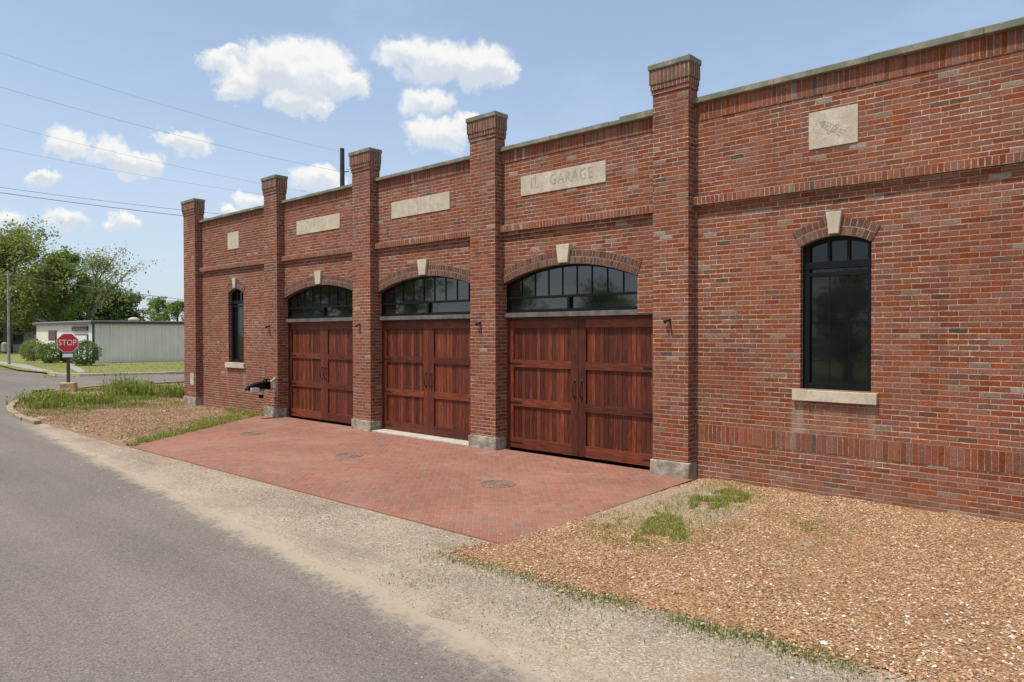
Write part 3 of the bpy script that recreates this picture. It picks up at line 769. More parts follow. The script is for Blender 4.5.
# gravel shoulder as a strip, v across it
k = MB(); xs = [-26+.12*i for i in range(int(38/.12))]
def inner(x): return -4.15 if x < -15.2 else (-4.30 if x < -4.9 else -4.60)
def sh_out(x): return redge(x)+.16*noise.fractal(Vector((x*.8, 0, 3)), 1.0, 2.0, 5)+.05*noise.noise(Vector((x*6, 0, 9)))
NV = 6
for a, b_ in zip(xs, xs[1:]):
    for j in range(NV):
        q = []
        for x, jj in ((a, j), (b_, j), (b_, j+1), (a, j+1)):
            y = sh_out(x)+(inner(x)-sh_out(x))*jj/NV; t_ = jj/NV
            z = -.016+.012*t_+(.008*noise.noise(Vector((x*1.5, y*1.5, 0))) if 0 < jj < NV else 0)-(.012 if jj == 0 else 0)
            q.append(((x, y, z), (x, t_)))
        k.face([p for p, _ in q], [u for _, u in q])
tag(k.build('gravel_shoulder', m_shou, merge=False, smooth=True), kind='structure')
# brick driveway
DRV = [(-14.72,-4.56), (-10.5,-4.50), (-4.98,-4.42), (-5.10,-.02), (-5.10,0.0), (-17.40,0.0), (-17.48,-.45)]
k = MB(); k.slab(DRV, -.08, .012); tag(k.build('driveway', m_pave), kind='structure')
# mulch bed on the right: an uneven surface
def bed_front(x): return -4.98+.05*(x+5)+.10*noise.noise(Vector((x*2.1, 4, 0)))+.05*noise.noise(Vector((x*7, 1, 0)))
def bed_left(y): return -5.06+.03*noise.noise(Vector((0, y*4, 5)))
def bed_z(x, y):
    e = min(1, max(0, (y-bed_front(x))/.5))
    dl = min(1, max(0, (x-bed_left(y))/.35))
    return .004+e*(.012+.022*noise.fractal(Vector((x*1.6, y*1.6, 2)), 1.0, 2.0, 3))*dl+.008*e*dl
k = MB(); nx, ny = 150, 60
def bedp(i, j):
    t_ = i/nx; x = -5.06+(12+5.06)*t_**1.6; y = bed_front(x)+(0.0-bed_front(x))*j/ny
    if i == 0: x = bed_left(y)
    return (x, y, bed_z(x, y)-(.02 if j == 0 else 0))
for i in range(nx):
    for j in range(ny):
        k.face([bedp(i, j), bedp(i+1, j), bedp(i+1, j+1), bedp(i, j+1)])
k.face([(-5.35,-4.86,-.003), (-4.9,-5.0,-.003), (-4.9,-4.43,-.003), (-5.12,-4.43,-.003)])
tag(k.build('mulch_bed', m_mul, merge=True, smooth=True), kind='structure')
# corner bed left of the driveway
CB = [(-27.6,-3.25), (-26.4,-3.70), (-24,-4.25), (-21.4,-4.52), (-18.6,-4.56), (-15.6,-4.62), (-14.5,-4.5), (-17.2,-.5), (-17.2,0.0), (-22.4,0.0), (-22.4,8), (-31.6,8), (-32.4,0.6), (-31.6,-.9), (-29.6,-2.2)]
sheet('corner_bed', CB, -.004, m_mul2, .06, .2)
# far lawn beyond the cross street, its path
sheet('far_lawn', [(-41.8,2.4), (-41.2,4.2), (-39.4,7.5), (-37.5,20), (-33.5,100), (-250,100), (-250,4.2), (-62,3.4), (-52,2.3), (-46,2.5)], -.012, m_gras, .05, .5)
PATHS = [[(-46.5,4.4), (-45.0,3.6), (-56,6.0), (-62.3,8.2), (-63.6,8.2), (-57,6.9)], [(-48,3.05), (-49,2.65), (-60,3.6), (-120,6), (-120,7.3), (-60,4.7)]]
for q in PATHS: sheet('footpath', q, -.006, m_path)

def kerb(name, pts, wd, h, m, lab):
    k = MB(); P = [Vector((*p, 0)) for p in pts]
    Ls = []
    for i, p in enumerate(P):
        d = (P[min(i+1, len(P)-1)]-P[max(i-1, 0)]).normalized(); Ls.append((p, Vector((-d.y, d.x, 0))))
    for (a, na), (b_, nb) in zip(Ls, Ls[1:]):
        L = (b_-a).length; n = max(1, int(L/.9))
        for j in range(n):
            t0, t1 = j/n+.012/L*rnd.random(), (j+1)/n-.014/L
            dz = rnd.uniform(-.03, .012); dw = rnd.uniform(-.03, .03)
            p0, p1 = a.lerp(b_, t0), a.lerp(b_, t1); n0, n1 = na.lerp(nb, t0), na.lerp(nb, t1)
            q = [p0+n0*dw, p1+n1*dw, p1+n1*(wd+dw), p0+n0*(wd+dw)]
            if (q[1]-q[0]).cross(q[2]-q[0]).z < 0: q.reverse()
            k.slab([(v.x, v.y) for v in q], -.08, h+dz)
    o = k.build(name, m, bevel=.02)
    return tag(o, kind='structure')
kerb('kerb', [(-20.2,-4.60), (-21.4,-4.56), (-23.65,-4.34), (-25.3,-4.0), (-26.4,-3.72), (-27.5,-3.3), (-29.2,-2.35), (-31.2,-1.1), (-32.3,.4), (-32.2,4)], .17, .075, m_kerb, '')
kerb('kerb', [(-46,2.3), (-43,1.9), (-41.5,2.6), (-40.6,4.6), (-39.3,8), (-37.3,20), (-35,50)], .2, .12, m_kerb2, '')

# ------------------------------------------------------------------ loose stuff: chips, pebbles, blades
class Soup:
    def __init__(s): s.v = []; s.f = []; s.u = []; s.n = 0
    def chip(s, p, l, w_, h, rz, tilt):
        s.n += 1; b = len(s.v); cz, sz = math.cos(rz), math.sin(rz)
        for x, y, z in ((-l,-w_*.6,0), (-l*.6,w_,h*.3), (l,w_*.7,0), (l*.8,-w_,h*.2), (rnd.uniform(-.3,.3)*l, 0, h)):
            z += x*tilt
            s.v.append((p[0]+x*cz-y*sz, p[1]+x*sz+y*cz, p[2]+z))
        for f in ((0,3,4), (3,2,4), (2,1,4), (1,0,4)):
            s.f.append(tuple(b+i for i in f)); s.u += [(s.n+.5, 0)]*3
    def blade(s, p, h, w_, lean, rz, bend=.4):
        s.n += 1; b = len(s.v); dx, dy = math.cos(rz), math.sin(rz); nx_, ny_ = -dy*w_/2, dx*w_/2
        m_ = (p[0]+dx*lean*h*.4, p[1]+dy*lean*h*.4, p[2]+h*.6); t_ = (p[0]+dx*lean*h, p[1]+dy*lean*h, p[2]+h*(1-bend*lean*.5))
        s.v += [(p[0]-nx_,p[1]-ny_,p[2]), (p[0]+nx_,p[1]+ny_,p[2]), (m_[0]+nx_*.8,m_[1]+ny_*.8,m_[2]), (m_[0]-nx_*.8,m_[1]-ny_*.8,m_[2]), t_]
        s.f += [(b,b+1,b+2,b+3), (b+3,b+2,b+4)]; s.u += [(s.n+.5, 0)]*7
    def build(s, name, m, label, cat):
        me = bpy.data.meshes.new(name); me.from_pydata(s.v, [], s.f); ul = me.uv_layers.new(name='UVMap')
        ul.data.foreach_set('uv', [c for q in s.u for c in q]); me.materials.append(m)
        o = bpy.data.objects.new(name, me); COL.objects.link(o)
        return tag(o, label, cat, kind='stuff')
def inpoly(x, y, P):
    c = False; j = len(P)-1
    for i in range(len(P)):
        if (P[i][1] > y) != (P[j][1] > y) and x < (P[j][0]-P[i][0])*(y-P[i][1])/(P[j][1]-P[i][1])+P[i][0]: c = not c
        j = i
    return c
nz = lambda x, y, s, k=0: noise.fractal(Vector((x*s, y*s, k)), 1.0, 2.0, 4)

GP = [((630,545),(690,545),(682,520),(655,515),(640,530)), ((690,512),(715,512),(752,500),(745,490),(705,494),(690,500)), ((603,532),(622,527),(626,520),(612,523)), ((795,540),(835,538),(825,524),(790,526))]
GPW = [[tuple(gnd(*q).xy) for q in g] for g in GP]
m_chip = chip_mat('mulch_chips', [(0, (.19,.095,.050)), (.2, (.33,.178,.092)), (.5, (.44,.258,.138)), (.8, (.51,.330,.188)), (.93, (.57,.41,.26)), (.98, (.65,.53,.40)), (1, (.74,.68,.58))])
s = Soup(); n = 0
while n < 62000:
    x = rnd.uniform(-5.9, 1.6); y = rnd.uniform(-5.2, -.02)
    if y < bed_front(x)-abs(rnd.gauss(0, .10)): continue
    if x < bed_left(y)+.02 and not (y < -4.45 and x > -5.12-abs(rnd.gauss(0, .16)) and rnd.random() < .8): continue
    bare = nz(x+3, y, .9, 7)
    dd = abs(x+4.6)/1.4+abs(y+1.9)/1.9
    if bare > .18 and rnd.random() < .7: continue
    if dd < .85 and rnd.random() < .72: continue
    n += 1
    l = rnd.uniform(.005, .017)*(1.4 if rnd.random() < .10 else 1)
    s.chip((x, y, bed_z(x, y)+rnd.uniform(-.002, .005)), l, l*rnd.uniform(.3, .7), l*rnd.uniform(.3, .8), rnd.uniform(0, 6.28), rnd.uniform(-.4, .4))
s.build('wood_chips', m_chip, 'loose orange brown wood chips covering the bed under the right window', 'wood chips')
m_pale = chip_mat('pale_stones', [(0, (.42,.36,.29)), (.5, (.60,.54,.46)), (1, (.78,.75,.69))])
s = Soup(); n = 0
while n < 420:                                                  # whitish stones lying among the chips towards the right
    x = rnd.gauss(-1.0, .8) if rnd.random() < .75 else rnd.uniform(-4.5, 1.5); y = rnd.gauss(-4.1, .55) if rnd.random() < .75 else rnd.uniform(-4.7, -.4)
    if y < bed_front(x)+.03 or x > 2: continue
    n += 1; l = rnd.uniform(.006, .017)*(1.7 if rnd.random() < .06 else 1)
    s.chip((x, y, bed_z(x, y)+.004), l, l*rnd.uniform(.6, .95), l*rnd.uniform(.5, .8), rnd.uniform(0, 6.28), rnd.uniform(-.2, .2))
s.build('stones', m_pale, 'scattered whitish stones among the wood chips at the lower right', 'stones')
s = Soup(); n = 0
while n < 15000:
    x = rnd.uniform(-26, -15); y = rnd.uniform(-4.4, .8)
    if not inpoly(x, y, CB): continue
    if nz(x, y, 1.5, 3) > .35: continue
    n += 1; l = rnd.uniform(.010, .030)
    s.chip((x, y, 0), l, l*.5, l*.6, rnd.uniform(0, 6.28), rnd.uniform(-.4, .4))
m_chip2 = chip_mat('red_mulch_chips', [(0, (.15,.07,.045)), (.4, (.29,.155,.095)), (.8, (.40,.25,.17)), (1, (.58,.46,.36))])
s.build('wood_chips', m_chip2, 'reddish wood chips on the weedy corner bed left of the driveway', 'wood chips')
m_peb = chip_mat('pebbles', [(0, (.20,.155,.115)), (.25, (.32,.255,.19)), (.55, (.41,.335,.255)), (.92, (.50,.425,.335)), (1, (.66,.60,.52))])
s = Soup(); n = 0
while n < 26000:
    x = rnd.choice((rnd.uniform(-14, 1.5), rnd.uniform(-8, 1.5))); y0 = sh_out(x); y1 = inner(x)
    t_ = rnd.random()**.7; y = y0+(y1-y0)*t_
    if rnd.random() > .12+.9*t_+.3*nz(x, y, 1.6, 1): continue
    if x < -5 and y > -4.5: continue
    n += 1; l = rnd.uniform(.003, .0075)
    if rnd.random() < .015: l *= 2.2
    s.chip((x, y, -.016+.012*t_), l, l*rnd.uniform(.6, 1), l*rnd.uniform(.6, 1.2), rnd.uniform(0, 6.28), 0)
for i in range(900):                                            # strays on the paving and the asphalt
    x = rnd.uniform(-14, 1); y = redge(x)-abs(rnd.gauss(0, .35)) if i % 2 else -4.45+abs(rnd.gauss(0, .5))
    if i % 2 == 0 and x > -5.1: continue
    l = rnd.uniform(.004, .010); s.chip((x, y, -.021 if i % 2 else .012), l, l*.8, l, rnd.uniform(0, 6), 0)
s.build('pebbles', m_peb, 'pale loose pebbles on the gravel shoulder between road and driveway', 'gravel')
m_blade = chip_mat('grass_blades', [(0, (.13,.17,.030)), (.3, (.22,.265,.050)), (.6, (.295,.325,.080)), (.85, (.38,.37,.13)), (1, (.50,.43,.21))], leafy=True)
m_blade2 = chip_mat('weed_blades', [(0, (.095,.135,.030)), (.4, (.165,.215,.050)), (.75, (.24,.285,.080)), (1, (.42,.38,.17))], leafy=True)
s = Soup()
for gi, g in enumerate(GPW):
    x0 = min(p[0] for p in g); x1 = max(p[0] for p in g); y0 = min(p[1] for p in g); y1 = max(p[1] for p in g); n = 0; tr_ = 0
    want = (3000, 3600, 420, 380)[gi]
    while n < want and tr_ < 60000:
        tr_ += 1
        x = rnd.uniform(x0-.2, x1+.2); y = rnd.uniform(y0-.2, y1+.2)
        inside = inpoly(x, y, g)
        if not inside and rnd.random() < .86: continue
        if nz(x, y, 3.5, gi) < (-.38 if gi < 2 else -.16)+.3*rnd.random(): continue
        n += 1; s.blade((x, y, bed_z(x, y)), rnd.uniform(.018, .062)*(1.1 if gi < 2 else .8), rnd.uniform(.004, .008), rnd.uniform(.2, 1.1), rnd.uniform(0, 6.28))
n = 0
while n < 300:
    x = rnd.uniform(-4.9, 1.5); y = rnd.uniform(-4.8, -.1)
    if nz(x, y, 1.1, 11) < .16: continue
    n += 1; s.blade((x, y, bed_z(x, y)), rnd.uniform(.02, .06), .006, rnd.uniform(.2, .9), rnd.uniform(0, 6.28))
s.build('grass', m_blade, 'short bright grass tufts growing through the wood chips near the right pillar', 'grass')
s = Soup(); n = 0
while n < 8500:                                                 # thin line of grass between chips and gravel
    x = rnd.uniform(-5.6, 2.5); y = bed_front(x)+rnd.gauss(-.05, .08 if rnd.random() < .8 else .25)
    if nz(x, 0, 1.2, 5) < -.42+.35*rnd.random(): continue
    if rnd.random() > .25+.16*(x+5.6): continue
    n += 1; s.blade((x, y, -.006), rnd.uniform(.012, .045), .006, rnd.uniform(.2, 1), rnd.uniform(0, 6.28))
n = 0
while n < 900:
    x = rnd.uniform(-5.5, 2); y = rnd.uniform(-5.9, -4.9)
    if nz(x, y, 1.7, 8) < .12: continue
    n += 1; s.blade((x, y, -.012), rnd.uniform(.01, .035), .006, rnd.uniform(.2, 1), rnd.uniform(0, 6.28))
s.build('grass', m_blade2, 'thin line of dull grass between wood chips and gravel shoulder', 'grass')
s = Soup(); n = 0
A, Bp = Vector((-14.6, -4.55)), Vector((-17.6, -.35))
while n < 5200:                                                 # green verge along the left edge of the paving and the wall
    if rnd.random() < .8:
        t_ = rnd.random(); c = A.lerp(Bp, t_); wd = .18+.45*t_ + .3*nz(t_*5, 0, 1, 2)
        off = abs(rnd.gauss(0, max(.1, wd))); nn = Vector((-(Bp-A).y, (Bp-A).x)).normalized()
        x, y = c+nn*off; 
    else:
        x = rnd.uniform(-19.8, -17.5); y = -.1-abs(rnd.gauss(0, .3))*(x+20.2)/2
    if not inpoly(x, y, CB): continue
    if nz(x, y, 2.2, 4) < -.22: continue
    n += 1; s.blade((x, y, 0), rnd.uniform(.03, .10), rnd.uniform(.008, .014), rnd.uniform(.1, .8), rnd.uniform(0, 6.28))
s.build('grass', m_blade, 'green grass strip along the left edge of the brick driveway', 'grass')
sp0 = gnd(68.5, 391.5)
s = Soup(); n = 0
while n < 15000:
    x = rnd.uniform(-32.5, -19.5); y = rnd.uniform(-4.5, 3.5)
    if not inpoly(x, y, CB): continue
    e = nz(x, y, .55, 6)*1.5
    lim = -.02+.62*max(0, (x+24.5)/3)*(.35 if y < -3.3 else 1)+.35*max(0, (y+.2)/1.5)
    if abs(x-sp0.x-.5) < 1.0 and abs(y-sp0.y+.5) < .75 and rnd.random() < .8: continue
    if e < lim-.25*rnd.random(): continue
    n += 1
    h = rnd.uniform(.025, .12)*(1+1.3*max(0, nz(x, y, .8, 9)))
    h *= .45 if y < -3.0 or x > -22.5 else 1
    s.blade((x, y, 0), h, rnd.uniform(.008, .016), rnd.uniform(.2, 1.1), rnd.uniform(0, 6.28))
for cx, cy, h, nb in ((-27.4,.2,.5,240), (-26.6,-.2,.65,420), (-25.6,.7,.5,300), (-25.2,-2.3,.4,220), (-24.3,-1.9,.42,200), (-27.3,-2.7,.38,220), (-29.0,.4,.8,150), (-24.9,.9,.5,240), (-24.2,-3.3,.3,200), (-26.2,-3.1,.36,200)):
    for i in range(nb):                                         # taller weeds in clumps
        x, y = rnd.gauss(cx, .42), rnd.gauss(cy, .35)
        s.blade((x, y, 0), h*rnd.uniform(.35, 1), rnd.uniform(.014, .03), rnd.uniform(.05, .55), rnd.uniform(0, 6.28))
        if i % 3 == 0:
            z = h*rnd.uniform(.2, .8); s.blade((x+rnd.uniform(-.05,.05), y, z), .10, .05, 1.4, rnd.uniform(0, 6.28))
n = 0
while n < 3500:                                                 # short dry grass thinning out over the bed
    x = rnd.uniform(-26, -15); y = rnd.uniform(-4.5, .4)
    if not inpoly(x, y, CB) or nz(x, y, .9, 12) < .02: continue
    n += 1; s.blade((x, y, 0), rnd.uniform(.015, .06), .010, rnd.uniform(.3, 1.2), rnd.uniform(0, 6.28))
s.build('weeds', m_blade2, 'tall weeds and rough grass on the corner behind the yellow kerb', 'weeds')
s = Soup(); n = 0
while n < 5000:                                                 # coarse tufts over the far lawn so that it is not flat
    x = rnd.uniform(-66, -38); y = rnd.uniform(2.5, 24)
    if x > -41.6+(y-3)*.18 or (x < -58.5 and y > 8.6): continue
    if any(inpoly(x, y, q) for q in PATHS): continue
    n += 1; s.blade((x, y, -.012), rnd.uniform(.02, .07), .04, rnd.uniform(.1, .8), rnd.uniform(0, 6.28))
s.build('grass', m_blade, 'mown lawn grass in front of the pale metal building', 'grass')

# manhole covers in the paving
m_cover = simple('rusty_cast_iron', (.215,.140,.100), .85, .0, .3, 30, .002)
def manhole(x, y, r, label):
    t_ = thing('manhole_cover', (x, y, .012), label, 'manhole cover', 'round covers in the driveway')
    k = MB(); k.lathe([(r, -.02), (r, .006), (r-.035, .008), (r-.035, -.004)], (0, 0, 0), 40); k.build('frame_ring', m_cover, t_, world=False)
    k = MB(); prof = [(r-.042, -.01)]
    rr = r-.042; i = 0
    while rr > .03: prof += [(rr, .006 if i % 2 == 0 else .0015), (rr-.018, .006 if i % 2 == 0 else .0015)]; rr -= .020; i += 1
    prof += [(0, .004)]; k.lathe(prof, (0, 0, 0), 40); k.build('lid', m_cover, t_, world=False)
manhole(-7.03, -2.34, .265, 'round rusty manhole cover in front of the right wooden door, nearest to the road')
manhole(-10.66, -2.34, .255, 'round rusty manhole cover in the paving in front of the middle wooden door')
manhole(-14.55, -2.10, .265, 'round rusty manhole cover in the paving by the left wooden door, farthest away')

# ------------------------------------------------------------------ folded arm on the second pillar
m_blk = simple('black_paint', (.006,.006,.007), .5, 0, .1, spec=.2); m_wht = simple('white_paint', (.62,.62,.60), .5, 0, .12, 5); m_gal = simple('galvanised_steel', (.38,.38,.37), .45, .6)
def swing_arm():
    t_ = thing('swing_arm', (-16.98, -.2, .85), 'black and white metal arm folded out from the brick pillar left of the far door', 'arm')
    k = MB(); k.box(-.07, .07, -.015, -.001, -.20, .20); k.build('wall_plate', m_gal, t_, world=False)
    k = MB(); k.tube([(0, -.01, .13), (0, -.15, .10), (0, -.30, .04)], .022, 8); k.tube([(.03, -.01, .18), (.02, -.22, .02)], .014, 8)
    k.tube([(0, -.01, -.10), (0, -.32, -.06)], .018, 8); k.build('strut', m_gal, t_, world=False)
    k = MB()
    def P(y, w0, z0, z1): return [(-w0, y, z0), (w0, y, z0), (w0, y, z1), (-w0, y, z1)]
    st = [(-.18, .10, -.11, .09), (-.34, .13, -.09, .10), (-.54, .11, -.06, .07), (-.74, .06, -.06, .00)]
    rings = [P(*q) for q in st]
    for a, b_ in zip(rings, rings[1:]):
        for i in range(4): k.face([a[i], b_[i], b_[(i+1) % 4], a[(i+1) % 4]])
    k.face(rings[0]); k.face(rings[-1][::-1])
    k.tube([(0, -.24, .08), (0, -.24, .18)], .028, 8); k.tube([(0, -.34, .08), (0, -.30, .15), (0, -.16, .16)], .020, 8)
    k.build('boom', m_blk, t_, world=False, merge=True)
    k = MB(); k.box(-.12, .12, -.72, -.49, -.145, -.040); k.build('fairing', m_wht, t_, world=False, bevel=.015)
    k = MB(); k.box(-.085, .085, -.44, -.34, -.13, -.01); k.build('coupling', m_gal, t_, world=False, bevel=.012)
    k = MB(); k.lathe([(0, -.13), (.055, -.13), (.065, -.145), (.058, -.225), (0, -.225)], (0, -.39, 0), 14); c = k.build('cup', m_wht, t_, world=False)
    k = MB(); k.lathe([(0, -.226), (.062, -.226), (.062, -.31), (.045, -.32), (0, -.32)], (0, -.39, 0), 14); k.build('cup_base', m_blk, c, world=False)
    k = MB(); k.tube([(-.08, -.75, -.07), (.08, -.75, -.07)], .04, 10); k.build('tip', m_blk, t_, world=False)
swing_arm()

# ------------------------------------------------------------------ stop sign
m_red = simple('red_sign_face', (.52,.022,.028), .45, 0, .05); m_sgw = simple('white_sign_face', (.78,.77,.74), .5, 0, .04); m_post = simple('dark_wood_post', (.075,.052,.040), .8, 0, .25, 8, .004)
m_blok = stone_mat('tan_painted_concrete', (.58,.40,.19), (.42,.31,.18))
sp = gnd(68.5, 391.5)
T = thing('stop_sign', (sp.x, sp.y, 0), 'red octagonal stop sign on a dark post in a tan block at the weedy corner', 'stop sign', rz=R(60))
def octo(r): return [(r*math.cos(R(22.5+45*i)), r*math.sin(R(22.5+45*i))) for i in range(8)]
zs = 1.84; rr = .385
k = MB(); k.box(-.05, .05, -.05, .05, 0, 1.75); k.build('post', m_post, T, world=False, bevel=.006)
k = MB(); k.box(-.26, .26, -.24, .24, -.1, .34); k.build('base_block', m_blok, T, world=False, bevel=.03, rough=.012)
k = MB(); k.prism([(x, zs+z) for x, z in octo(rr)], -.066, -.062); P_ = k.build('sign_plate', m_sgw, T, world=False)
k = MB(); k.prism([(x, zs+z) for x, z in octo(rr*.945)], -.0685, -.0663); k.build('sign_face', m_red, P_, world=False)
me = text_mesh('STOP', .31, .78, 1.05); me.materials.clear(); me.materials.append(m_sgw)
o = bpy.data.objects.new('lettering', me); COL.objects.link(o); o.parent = P_; o.location = (0, -.0695, zs); o.rotation_euler = (R(90), 0, 0)
k = MB(); k.prism([(-.17, 1.30), (.17, 1.30), (.17, 1.43), (-.17, 1.43)], -.066, -.062); k.build('small_plate', m_sgw, T, world=False)

# ------------------------------------------------------------------ pale metal building across the street
m_met = simple('cream_metal_siding', (.78,.71,.61), .5, .0, .05, .6); m_trim = simple('dark_trim', (.05,.052,.055), .5); m_rfm = simple('pale_metal_roof', (.40,.39,.36), .5, .2, .1, 1)
m_brn = simple('brown_board', (.12,.055,.035), .7, 0, .2); m_door = simple('white_door', (.70,.72,.74), .5, 0, .04)
cx0, cy0 = -58.9, 8.8
hz = 3.02
MBd = thing('metal_building', (cx0, cy0, 0), 'low cream metal sided building with a nearly flat roof behind the stop sign', 'building')
def rib_wall(k, a, b_, h0, h1, pitch=.6, dep=.05):
    a, b_ = Vector((*a, 0)), Vector((*b_, 0)); d = b_-a; L = d.length; d.normalize(); nn = Vector((d.y, -d.x, 0))
    pts = []; x = 0
    while x < L-.01:
        for q, e in ((0, 0), (.42, 0), (.46, 1), (.54, 1), (.58, 0)):
            if x+q*pitch/.6 <= L: pts.append((x+q*pitch/.6, e*dep))
        x += pitch
    pts.append((L, 0))
    for (s0, e0), (s1, e1) in zip(pts, pts[1:]):
        p0, p1 = a+d*s0+nn*e0, a+d*s1+nn*e1; z0, z1 = h0+(h1-h0)*s0/L, h0+(h1-h0)*s1/L
        k.face([(p0.x,p0.y,0), (p1.x,p1.y,0), (p1.x,p1.y,z1), (p0.x,p0.y,z0)])
NE = Vector((.16, 1)).normalized(); ax = Vector((-1, .10)).normalized()
c0 = Vector((cx0, cy0))
def ray_hit(px, base, ax_):
    r = ray(px, 341); o = Vector((0, -CD)); dlt = base-o; den = r.x*ax_.y-r.y*ax_.x
    return (o+Vector((r.x, r.y))*((dlt.x*ax_.y-dlt.y*ax_.x)/den)-base).dot(ax_)
W_ = ray_hit(36.5, c0, ax); print('south wall', W_)
c1 = c0+ax*W_; c2 = c0+NE*34; c3 = c1+NE*34
k = MB(); rib_wall(k, c1, c0, hz+.12, hz, .9, .03); rib_wall(k, c0, c2, hz, hz, .6, .10); rib_wall(k, c2, c3, hz, hz); rib_wall(k, c3, c1, hz, hz)
k.build('wall', m_met, MBd)
k = MB()
def roofp(p, e): return p
o0 = c0-ax*.25-NE*.3; o1 = c1+ax*.3-NE*.3; o2 = c2-ax*.25+NE*.3; o3 = c3+ax*.3+NE*.3
for a, b_, t0, t1 in ((o0, o2, 0, 0),):
    pass
zr0, zr1 = hz, hz+.12
k.face([(o0.x,o0.y,zr0+.16), (o2.x,o2.y,zr0+.16), (o3.x,o3.y,zr1+.16), (o1.x,o1.y,zr1+.16)])
k.face([(o0.x,o0.y,zr0+.01), (o1.x,o1.y,zr1+.01), (o3.x,o3.y,zr1+.01), (o2.x,o2.y,zr0+.01)])
for a, b_, za, zb in ((o1, o0, zr1, zr0), (o0, o2, zr0, zr0), (o2, o3, zr0, zr1), (o3, o1, zr1, zr1)):
    k.face([(a.x,a.y,za+.01), (b_.x,b_.y,zb+.01), (b_.x,b_.y,zb+.16), (a.x,a.y,za+.16)])
rf = k.build('roof', m_rfm, MBd)
k = MB(); e = .012
for a, b_, za, zb, nn in ((o1, o0, zr1, zr0, -NE), (o0, o2, zr0, zr0, -ax)):
    q0, q1 = a+nn*e, b_+nn*e
    k.face([(q0.x,q0.y,za-.10), (q1.x,q1.y,zb-.10), (q1.x,q1.y,zb+.09), (q0.x,q0.y,za+.09)]); k.face([(q1.x,q1.y,zb-.10), (q0.x,q0.y,za-.10), (a.x,a.y,za-.10), (b_.x,b_.y,zb-.10)][::-1])
k.build('fascia', m_trim, rf)  # dark fascia; along the right face it also paints the shadow gap
def on_south(px, yoff=0.0):                                     # distance along the south wall under pixel column px
    r = ray(px, 341); r2 = Vector((r.x, r.y)); o = Vector((0, -CD)); base = c0-NE*yoff
    den = r2.x*ax.y-r2.y*ax.x; dlt = base-o; t_ = (dlt.x*ax.y-dlt.y*ax.x)/den
    return ((o+r2*t_)-base).dot(ax)
def sbox(k, s0, s1, d0, d1, z0, z1):
    q = [c0+ax*s0-NE*d0, c0+ax*s0-NE*d1, c0+ax*s1-NE*d1, c0+ax*s1-NE*d0]
    if (q[1]-q[0]).cross(q[2]-q[0]) < 0: q.reverse()
    k.face([(p.x, p.y, z1) for p in q]); k.face([(p.x, p.y, z0) for p in reversed(q)])
    for i in range(4):
        a, b_ = q[i], q[(i+1) % 4]; k.face([(a.x,a.y,z0), (b_.x,b_.y,z0), (b_.x,b_.y,z1), (a.x,a.y,z1)])
s0, s1 = on_south(88), on_south(76.5)
k = MB(); sbox(k, s0-.15, s1+.35, -.02, .06, 0, 2.15); d_ = k.build('door', m_trim, MBd)
k = MB(); sbox(k, s0, s1, .061, .10, .05, 2.05); k.build('door_panel', m_door, d_)
k = MB(); sbox(k, on_south(88.5), on_south(73.5), .04, .12, 2.42, 2.76); g_ = k.build('sign_board', m_brn, MBd)
m_fade = simple('faded_lettering', (.36,.30,.25), .7)
for i in range(7):
    k = MB(); q = on_south(87.0)+(on_south(75)-on_south(87.0))*i/7; sbox(k, q, q+.16,   .121, .125, 2.50, 2.67)
    k.build('letter', m_fade, g_)
s0, s1 = on_south(57), on_south(49.5)
k = MB(); sbox(k, s0, s1, -.02, .08, .75, 2.50); w_ = k.build('window', m_trim, MBd)
k = MB(); sbox(k, s0+.12, s1-.12, .081, .11, 1.60, 2.42); k.build('window_board', m_brn, w_)
k = MB(); sbox(k, s0+.35, s1-.12, .081, .10, .85, 1.55); k.build('pane', m_door, w_)
k = MB(); sbox(k, -.03, .22, .05, .14, 0, hz); k.build('downpipe', m_trim, MBd)
pv = c0+ax*1.5+NE*ray_hit(134, c0+ax*1.5, NE)
k = MB(); k.lathe([(.22, 0), (.22, .10), (.42, .12), (.40, .24), (.2, .34), (0, .36)], (pv.x, pv.y, hz+.1), 14); k.build('roof_vent', simple('pinkish_vent', (.55,.42,.38), .6), MBd, smooth=True)

# small dark roofed house at the far left
h0 = gnd(27, 355); hp = at(26, 341, 92)
H = thing('house', (hp.x, hp.y, 0), 'small pale house with a dark purplish roof between the tree and the metal building', 'house', rz=R(60))
k = MB(); k.box(-4.5, 4.5, -3, 3, 0, 2.6, skip='t'); k.build('wall', simple('grey_siding', (.40,.40,.40), .7, 0, .06), H, world=False)
k = MB(); k.prism([(-5, 2.5), (5, 2.5), (5, 2.62), (0, 5.0), (-5, 2.62)], -3.3, 3.3); k.build('roof', simple('dark_shingles', (.085,.055,.062), .9, 0, .2, 3), H, world=False)
k = MB(); k.box(-.8, .6, -3.06, -2.99, .9, 2.1); k.build('window', m_trim, H, world=False)
k = MB(); k.box(1.8, 2.8, -3.06, -2.99, 0, 2.1); k.build('door', m_door, H, world=False)
k = MB(); k.box(4.49, 4.56, -.9, .6, .9, 2.1); k.build('window', m_trim, H, world=False)

